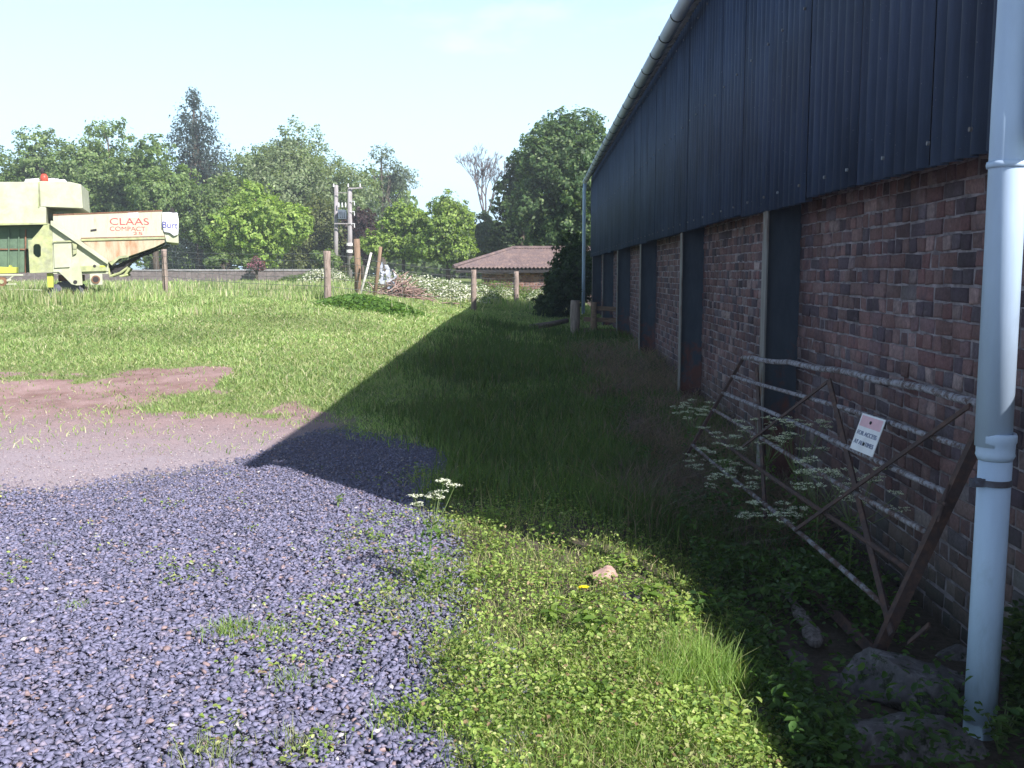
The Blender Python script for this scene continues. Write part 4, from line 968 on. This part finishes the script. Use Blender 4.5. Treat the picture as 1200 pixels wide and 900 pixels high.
def ppole(xb, xt, yt, Y, r):
    t_ = at(xt, yt, Y); b_ = at(xb, 312, Y); b_.z = 1.0; return MB().tube([b_, t_], [r*1.25, r], 12).build('pole', M_pole, up, True)
ppole(393,394,217,PYY+.3,.125); pb = ppole(409.5,410,220,PYY,.14)
m_wb = basic('white_band', (.8,.8,.8), None, .6, 3, 0)
for yy in (288, 296):
    a_ = at(409.5,yy,PYY); MB().tube([a_, a_+Vector((0,0,.17))], .20, 14).build('warning_band', m_wb, pb)
    a_ = at(409.5,yy+4,PYY); MB().tube([a_, a_+Vector((0,0,.17))], .198, 14).build('warning_band', M_blk, pb)
a_ = at(397,257,PYY); b_ = at(405,246,PYY); M_tr = basic('transformer_grey', (.12,.15,.19), (.08,.10,.13), .5, 4, .1)
mb = MB().box((a_.x,PYY-.35,a_.z),(b_.x,PYY+.45,b_.z)); 
for k in range(4): mb.box((a_.x+.06+k*.13,PYY-.42,a_.z+.1),(a_.x+.09+k*.13,PYY-.34,b_.z-.1))
mb.build('transformer', M_tr, up, bevel=.03)
mb = MB(); a_ = at(409,221,PYY-.2); b_ = at(425,220,PYY-.2); mb.bar(a_, b_, .08, .08); a_ = at(392,226,PYY); b_ = at(410,226,PYY); mb.bar(a_, b_, .04, .04)
a_ = at(392,262,PYY-.2); b_ = at(411,262,PYY-.2); mb.bar(a_, b_, .07, .07); mb.build('crossarm', M_pole, up)
mb = MB()
for px in (397,401,405): a_ = at(px,243,PYY); mb.tube([a_, a_+Vector((0,0,.18)), a_+Vector((0,0,.3))], [.04,.05,.03], 8)
for px in (391,408,422): a_ = at(px,219,PYY-.2); mb.tube([a_, a_+Vector((0,0,.2))], [.05,.04], 8)
for py in (236,248,262): a_ = at(415,py,PYY-.2); mb.tube([a_-Vector((.25,0,0)), a_, a_+Vector((.02,0,-.25))], [.02,.035,.03], 8)
mb.build('insulator', M_silv, up)

SY = 42.0
shed = empty('low_shed', tuple(at(620,338,SY)), 'low brick shed with a corrugated hipped roof beyond the fence', 'shed')
e0 = at(531,313.5,SY); e1 = at(760,313.5,SY); rd = at(600,291.5,SY+3.5); gz0 = G(1, SY)-.2
zE = e0.z; zR = rd.z; xr = rd.x
M_sroof = layered('brown_corrugated_roof', (.12,.09,.095), (.21,.15,.14), 3, (.45,.62), .9, over2=(.34,.33,.30), thr2=(.66,.74))
def corr_surface(p00, p10, p01, p11, n, amp, name, m, parent):
    """ruled surface with waves along the first direction (00->10), going up to 01->11"""
    p00, p10, p01, p11 = map(Vector, (p00, p10, p01, p11)); V = []; Fc = []
    nrm = (p10-p00).cross(p01-p00).normalized(); nrm = nrm if nrm.z > 0 else -nrm
    for k in range(n+1):
        f = k/n; d = nrm*amp*math.cos(k*PI/3)
        a, b = p00.lerp(p10, f)+d, p01.lerp(p11, f)+d; V += [a, b, b-nrm*.02, a-nrm*.02]
    for k in range(n):
        i = k*4; j = i+4
        for c in range(4): c2 = (c+1) % 4; Fc.append((i+c, j+c, j+c2, i+c2))
    return MB().add(V, Fc).build(name, m, parent)
yb = SY+7
corr_surface((e0.x,SY,zE),(e1.x,SY,zE),(xr,SY+3.5,zR),(e1.x,SY+3.5,zR), 290, .03, 'roof_slope', M_sroof, shed)
corr_surface((e0.x,yb,zE),(e0.x,SY,zE),(xr,SY+3.5,zR),(xr,SY+3.5,zR), 200, .03, 'roof_hip', M_sroof, shed)
corr_surface((e1.x,yb,zE),(e0.x,yb,zE),(e1.x,SY+3.5,zR),(xr,SY+3.5,zR), 290, .03, 'roof_slope', M_sroof, shed)
MB().tube([(xr,SY+3.5,zR+.03),(e1.x,SY+3.5,zR+.03)], .10, 8).build('ridge_tile', M_sroof, shed); MB().tube([(xr,SY+3.5,zR+.03),(e0.x,SY,zE+.05)], .08, 8).build('ridge_tile', M_sroof, shed)
MB().box((e0.x+.1,SY+.08,zE-.22),(e1.x-.1,SY+.14,zE-.03)).build('fascia', M_blk, shed)
brick_face('shed_wall', shed, (e0.x+1.2, SY+.5, gz0), (1,0,0), e1.x-e0.x-1.2, gz0, zE-.03, (0,-1,0), pal=[((.32,.16,.13),3),((.38,.22,.18),2),((.2,.1,.09),2)], seed=30, backing=.22)
brick_face('shed_wall', shed, (e0.x+1.2, SY+6.4, gz0), (0,-1,0), 5.7, gz0, zE-.03, (-1,0,0), pal=[((.32,.16,.13),3),((.38,.22,.18),2),((.2,.1,.09),2)], seed=31, backing=.22)

# ------------------------------------------------------------------ trees
def tree(name, label, px, Y, ytop, ybase, wpx, kind, pal, w, nl, leaf, seed, group=None, cat='tree', lobes=16, shape='round', trunk_m=None, gap=.0, base_z=None):
    """trunk with limbs, crown of thousands of small leaf faces gathered in clumps"""
    r = random.Random(seed); rg = np.random.default_rng(seed)
    tp = at(px, ytop, Y); x0 = tp.x; zb = base_z if base_z is not None else G(x0, Y); W = wpx*1.3*Y/F/2; Ht = tp.z-zb
    nl = int(nl*1.7); leaf = leaf*.76
    root = empty(name, (x0, Y, zb), label, cat, group)
    zlow = at(px, ybase, Y).z
    tr = MB(); hub = Vector((x0, Y, zb+Ht*.30)); tr0 = max(.08, Ht*.022)
    tr.tube([(x0, Y, zb-.2), (x0+.02*Ht*r.uniform(-1,1), Y, zb+Ht*.15), hub, (x0, Y, zb+Ht*.6), (x0+.03*Ht*r.uniform(-1,1), Y, zb+Ht*.88)], [tr0*1.3, tr0, tr0*.85, tr0*.45, tr0*.1], 9)
    cl = []
    Hc = tp.z-zlow
    for i in range(lobes):
        if shape == 'round':
            rad = min(W, Hc*.6)*r.uniform(.30,.46); rz = rad*.85; dv = Vector((r.gauss(0,1), r.gauss(0,1), r.gauss(0,1))).normalized()*r.uniform(.35,1.0)
            if i == 0: dv = Vector((.0,0,1))
            c = Vector((x0+dv.x*max(.1, W*1.05-rad), Y+dv.y*max(.1, W-rad), zlow+Hc*.5+dv.z*(Hc*.5-rz)))
        else:  # cone
            f = i/(lobes-1); rr = (1-f)**.8; a = r.uniform(0, 2*PI)
            rad = W*(.32+.42*rr)*r.uniform(.7,1); c = Vector((x0+math.cos(a)*W*rr*.6, Y+math.sin(a)*W*rr*.6, zlow+Hc*(.06+.9*f))); rz = rad*1.3
            if f > .9: rad = W*.16; c = Vector((x0, Y, tp.z-rad)); rz = rad*1.5
        cl.append((c, rad, rz))
        hp = hub.lerp(Vector((x0, Y, zb+Ht*.75)), r.random()); e = c-Vector((0,0,rz*.3)); mid = hp.lerp(e, .5)+Vector((0,0,.04*Ht)); tr.tube([hp, mid, e, e.lerp(c, .9)+Vector((r.uniform(-.3,.3)*rad,0,rz*.4))], [tr0*.4, tr0*.25, tr0*.12, tr0*.04], 6)
    tr.build('trunk', trunk_m or M_bark, root, True)
    vol = np.array([q[1]**2 for q in cl]); which = rg.choice(len(cl), nl, p=vol/vol.sum())
    cc = np.array([q[0][:] for q in cl])[which]; ra = np.array([q[1] for q in cl])[which]; rzz = np.array([q[2] for q in cl])[which]
    # little clumps on the lobes
    d = rg.normal(size=(nl, 3)); d /= np.linalg.norm(d, axis=1, keepdims=True)
    nc = 60; cdirs = rg.normal(size=(len(cl), nc, 3)); cdirs /= np.linalg.norm(cdirs, axis=2, keepdims=True)
    ci = rg.integers(0, nc, nl); cd_ = cdirs[which, ci]; rad_ = .52+.55*((ci*7919+which*31) % 97)/97.0
    loose = rg.random(nl) < .12
    P = cd_*rad_[:, None]+d*(.17+gap*.1)*rg.random((nl, 1))**.4; P[loose] = d[loose]*(.5+.55*rg.random((loose.sum(), 1)))
    Pw = cc+P*np.stack([ra, ra, rzz], 1)
    if gap: k = fbm(Pw[:, 0]*1.0+Pw[:, 1], Pw[:, 2], W*.35, seed % 50) > gap*.5; Pw = Pw[k]; P = P[k]; which = which[k]; ci = ci[k]
    n = len(Pw); N = P/np.maximum(np.linalg.norm(P, axis=1, keepdims=True), .01)+rg.normal(size=(n, 3))*.55+np.array([0,0,.3])
    pa = np.array(pal); ww = np.array(w, float); base = pa[rg.choice(len(pa), n, p=ww/ww.sum())]
    tint = (.82+.36*((ci*131+which*17) % 53)/53.0)[:, None]
    V, Fc, C = leaves(Pw, N, leaf*(.6+.8*rg.random(n)), base*tint*(1+.15*rg.normal(size=(n,1))).clip(.6,1.5), .62, .3)
    npmesh('crown', V, Fc, M_leaf, np.clip(C, .01, .6), root); return root
GD = [(.155,.235,.08),(.20,.285,.10),(.11,.18,.07),(.27,.34,.16)]; GL = [(.27,.39,.09),(.34,.45,.12),(.20,.31,.08)]; GB = [(.14,.19,.11),(.19,.23,.15),(.10,.15,.09)]
FT = 'trees along the far side of the field'
tree('broadleaf_tree', 'dark broad tree at the left edge behind the combine', -40, 66, 150, 318, 150, 'b', GD, [3,3,2,1], 16000, .30, 1, FT)
tree('broadleaf_tree', 'dark green tree rising above the grain tank of the combine', 40, 70, 146, 318, 120, 'b', GD, [3,3,2,1], 16000, .30, 2, FT)
tree('broadleaf_tree', 'tallest rounded dark tree left of the pointed conifer', 125, 68, 136, 318, 130, 'b', GD, [3,3,2,2], 22000, .28, 3, FT, lobes=22)
tree('broadleaf_tree', 'dark tree directly below and left of the pointed conifer', 178, 64, 158, 318, 110, 'b', GD, [3,3,2,1], 15000, .28, 4, FT)
tree('conifer', 'tall pointed bluish conifer standing above the treeline', 226, 80, 107, 312, 84, 'c', [(.055,.08,.075),(.08,.11,.10),(.045,.065,.06)], [3,2,2], 15000, .26, 5, FT, shape='cone', lobes=34, gap=.15)
tree('broadleaf_tree', 'bushy mid green tree filling the dip right of the conifer', 262, 60, 205, 318, 95, 'b', GD+[(.11,.15,.05)], [2,3,2,2,2], 15000, .25, 6, FT)
tree('broadleaf_tree', 'bright yellow-green tree leaning out over the boundary wall', 300, 54, 212, 316, 105, 'b', GL, [3,3,2], 17000, .23, 7, FT, lobes=18)
tree('broadleaf_tree', 'large silvery green tree behind the electricity poles', 348, 74, 141, 312, 168, 'b', [(.20,.26,.13),(.26,.31,.18),(.15,.21,.10)], [3,2,2], 30000, .28, 8, FT, lobes=26, gap=.25)
tree('broadleaf_tree', 'mid green tree merging into the left side of the large silvery tree', 296, 78, 172, 312, 95, 'b', GD+[(.17,.23,.10)], [2,3,1,2,2], 14000, .27, 18, FT, lobes=18)
tree('airy_tree', 'thin open-crowned tree with sky showing through, right of the large silvery tree', 447, 84, 167, 300, 72, 'b', [(.13,.17,.12),(.17,.21,.16)], [1,1], 5200, .26, 9, FT, gap=.85, lobes=18)
tree('layered_conifer', 'dark shaggy conifer standing just behind the electricity poles', 372, 66, 238, 312, 75, 'c', [(.12,.15,.05),(.09,.12,.045),(.17,.19,.07)], [3,2,2], 13000, .24, 10, FT, shape='cone', lobes=20)
tree('copper_beech', 'dark purple-leaved tree right of the electricity poles', 424, 66, 243, 314, 62, 'b', [(.055,.028,.03),(.04,.022,.028),(.075,.045,.04)], [3,2,1], 10000, .24, 11, FT)
tree('young_tree', 'light green young tree left of the pale treetop above the white flowers', 472, 52, 236, 322, 78, 'b', GL+[(.12,.17,.08)], [3,3,2,2], 15000, .20, 12, FT, lobes=18)
tree('young_tree', 'light green young tree with a pointed top above the white flowers', 525, 50, 224, 322, 82, 'b', GL+[(.13,.18,.09)], [3,2,2,3], 16000, .19, 13, FT, lobes=18, gap=.15)
tree('shrub', 'greyish shrub at the foot of the bare tree', 568, 62, 248, 318, 62, 'b', GB, [1,1,1], 8000, .22, 14, FT, cat='shrub', gap=.2)
tree('broadleaf_tree', 'dark tree just left of the huge one behind the shed', 612, 58, 176, 320, 62, 'b', [(.05,.09,.03),(.075,.12,.04),(.04,.07,.028)], [3,2,2], 13000, .24, 15, FT, lobes=18)
tree('broadleaf_tree', 'huge dark glossy tree behind the shed and the barn end', 672, 50, 122, 318, 140, 'b', [(.07,.13,.05),(.11,.18,.07),(.05,.095,.04),(.20,.27,.11)], [3,3,2,1], 40000, .24, 16, FT, lobes=44)
# bare tree
r = random.Random(5); tp = at(568,182,68); zb = G(tp.x, 68); root = empty('bare_tree', (tp.x, 68, zb), 'leafless tree with fine bare branches against the sky', 'tree', FT)
mb = MB()
def grow(p, d, L, rad, dep):
    q = p+d*L; mb.tube([p, p.lerp(q, .5)+Vector((r.uniform(-.05,.05)*L, 0, r.uniform(-.03,.06)*L)), q], [rad, rad*.85, rad*.7], 6 if dep > 2 else 4, cap=False)
    if dep == 0: return
    for _ in range(3 if dep > 1 else 4):
        nd = (d+Vector((r.uniform(-.6,.6), r.uniform(-.5,.5), r.uniform(-.15,.6)))).normalized(); grow(q, nd, L*r.uniform(.55,.8), max(.010, rad*.58), dep-1)
grow(Vector((tp.x, 68, zb)), Vector((.02,0,1)), (tp.z-zb)*.42, .17, 1) if False else None
trunk_top = Vector((tp.x, 68, zb+(tp.z-zb)*.48)); mb.tube([(tp.x,68,zb-.2), (tp.x-.1,68,zb+2), trunk_top], [.24,.2,.15], 8)
for dx, k in ((-.22,.19),(.30,.18),(.05,.21),(-.1,.16)): grow(trunk_top-Vector((0,0,.5*abs(dx))), Vector((dx,r.uniform(-.3,.3),1)).normalized(), (tp.z-zb)*k*.95, .075, 5)
mb.build('branches', M_deadbark, root)
# bushes near the barn end
def bush(name, label, px, py0, py1, Y, wpx, n, leaf, pal, w, seed, cat='bush', group=None, lob=12):
    return tree(name, label, px, Y, py0, py1, wpx, 'b', pal, w, n, leaf, seed, group, cat, lobes=lob)
bush('bush', 'big dark bush in shade between the shed and the barn end', 668, 272, 372, 33.5, 82, 15000, .13, [(.05,.085,.03),(.07,.11,.04),(.035,.06,.025)], [3,2,2], 31, lob=20)
bush('bush', 'low sprawling dark bush left of the thick post', 650, 322, 392, 29.5, 62, 8000, .11, [(.05,.085,.035),(.07,.10,.045)], [3,2], 32)
bush('pink_shrub', 'pink flowering shrub behind the boundary wall', 300, 300, 322, 49, 30, 2500, .10, [(.35,.14,.22),(.4,.22,.28),(.07,.11,.04)], [2,1,2], 33, 'shrub')
bush('hedge_shrub', 'low dark shrub behind the boundary wall left of the pink one', 262, 296, 322, 52, 60, 4500, .16, GD, [3,3,2,1], 34, 'shrub')
bush('hedge_shrub', 'low dark shrub hiding the foot of the electricity poles', 385, 292, 322, 56, 70, 5000, .16, GD, [3,3,2,1], 35, 'shrub')
# far wood closing the gaps, as one mass
parts = []
for i in range(46):
    x = -95+i*3.2+random.uniform(-1,1); Y = 98+random.uniform(-6,6); h = random.uniform(8.5,11.5) if x < -13 else random.uniform(4.5,6); n = 1900
    d = R.normal(size=(n,3)); d /= np.linalg.norm(d, axis=1, keepdims=True); rr = .75+.3*R.random((n,1)); P = d*rr*np.array([4.2,3,h*.5])+np.array([x, Y, 1+h*.5])
    parts.append(leaves(P, d+R.normal(size=(n,3))*.5, .5+.3*R.random(n), pick(n, GD, [3,3,2,1], .2), .7, .3))
V, Fc, C = merge(parts); tag(npmesh('far_wood', V, Fc, M_leaf, C), kind='stuff', label='distant dark wood closing the view behind the trees', cat='wood')
# nettle patch in the field and white-flowered bank
def mound(name, label, cx, cy, rx, ry, h, n, leaf, pal, w, cat, fl=0):
    a = R.random(n)*2*PI; q = np.sqrt(R.random(n)); x = cx+np.cos(a)*q*rx; y = cy+np.sin(a)*q*ry; k = x < XW-.1; x, y, q = x[k], y[k], q[k]; n = len(x)
    hh = h*(1-q**3)*(.5+.8*fbm(x, y, .8, 120)); z = gz(x, y)+hh*(.25+.75*R.random(n)); P = np.stack([x, y, z], 1)
    V, Fc, C = leaves(P, np.stack([R.normal(size=n)*.5,R.normal(size=n)*.5-.2,np.ones(n)],1), leaf*(.6+.8*R.random(n)), pick(n, pal, w, .2), .6, .3)
    return V, Fc, C
p = at(432,352,22.3); V, Fc, C = mound('', '', p.x, 22.6, 1.35, .9, .24, 6500, .11, [(.11,.22,.045),(.16,.28,.06),(.08,.16,.035)], [3,2,2], '')
tag(npmesh('nettle_patch', V, Fc, M_leaf, C), kind='stuff', label='dark green nettle patch right of the middle fence post', cat='nettles')
parts = []
for px, Y, rx, ry, h in ((505,33,2.2,1.2,.75),(460,32,1.2,1.0,.55),(545,35,1.6,1,.7),(590,38,1.8,1,.9),(380,40,1.5,1,.75),(350,44,1.2,1,.5),(640,37,1.0,.8,.7)):
    p = at(px,330,Y); parts.append(mound('', '', p.x, Y, rx, ry, h, int(2600*rx), .07, [(.10,.17,.05),(.13,.2,.06)], [1,1], ''))
V, Fc, C = merge(parts); tag(npmesh('hedge_bank_greenery', V, Fc, M_leaf, C), kind='stuff', label='green growth under the white flowers along the far fence', cat='undergrowth')
parts = []
for px, Y, rx, ry, h in ((505,32.9,2.1,1.2,.85),(460,31.9,1.0,1.0,.6),(550,34.9,1.2,1,.75),(592,37.9,.8,.8,.7),(380,39.9,1.3,1,.85),(640,36.9,.9,.8,.75)):
    p = at(px,330,Y); V, Fc, C = mound('', '', p.x, Y, rx, ry, h*.9, int(2600*rx), .07, [(.72,.72,.66),(.55,.58,.48)], [2,1], ''); parts.append((V, Fc, C))
V, Fc, C = merge(parts); tag(npmesh('white_flower_bank', V, Fc, M_petal, C), kind='stuff', label='bank of white cow parsley flowers along the far fence', cat='flowers')
# brushwood heap with a torn sheet
p = at(468,320,29.5); heap = empty('brushwood_heap', (p.x, 29.5, G(p.x,29.5)), 'heap of pinkish brown brushwood and torn netting beside the leaning stake', 'heap')
mb = MB(); r = random.Random(8)
for i in range(150):
    c = Vector((p.x+r.gauss(0,.38), 29.5+r.gauss(0,.35), 0)); c.z = G(c.x, c.y)+max(.03, .62-abs(c.x-p.x)*.8)*r.random(); d = Vector((r.gauss(0,1), r.gauss(0,1), r.gauss(0,.5))).normalized()*r.uniform(.2,.5); mb.tube([c-d, c+Vector((0,0,.03)), c+d], [.018,.016,.01], 4)
mb.build('sticks', basic('pink_brown_sticks', (.36,.25,.22), (.20,.13,.12), .9, 4, .2), heap)
V = []; Fc = []; q = at(447,300,29.2)
for i in range(9):
    for j in range(9): V.append((q.x-.05+.45*i/8+.05*math.sin(j*1.3), 29.2+.08*math.sin(i*1.7+j), q.z-.12-.62*j/8*1-.35*i/8+.04*math.sin(i*2+j*1.1)))
for i in range(8):
    for j in range(8):
        if (i*5+j*3) % 4: Fc.append((i*9+j, i*9+j+1, (i+1)*9+j+1, (i+1)*9+j))
npmesh('netting', V, Fc, basic('grey_netting', (.42,.45,.52), (.3,.32,.4), .7, 6, .1), None, heap)

# ------------------------------------------------------------------ haze
m = bpy.data.materials.new('air_haze'); m.use_nodes = True; t = m.node_tree; t.nodes.clear()
pv = node(t, 'ShaderNodeVolumePrincipled'); pv.inputs['Color'].default_value = (.80,.88,1,1); pv.inputs['Density'].default_value = .0016; pv.inputs['Anisotropy'].default_value = .2
oo_ = node(t, 'ShaderNodeOutputMaterial'); t.links.new(pv.outputs[0], oo_.inputs['Volume'])
hz = MB().box((-520,-160,-3),(520,760,26)).build('haze', m); hz['kind'] = 'stuff'; hz['label'] = 'thin pale haze in the air over the farm'; hz['category'] = 'haze'
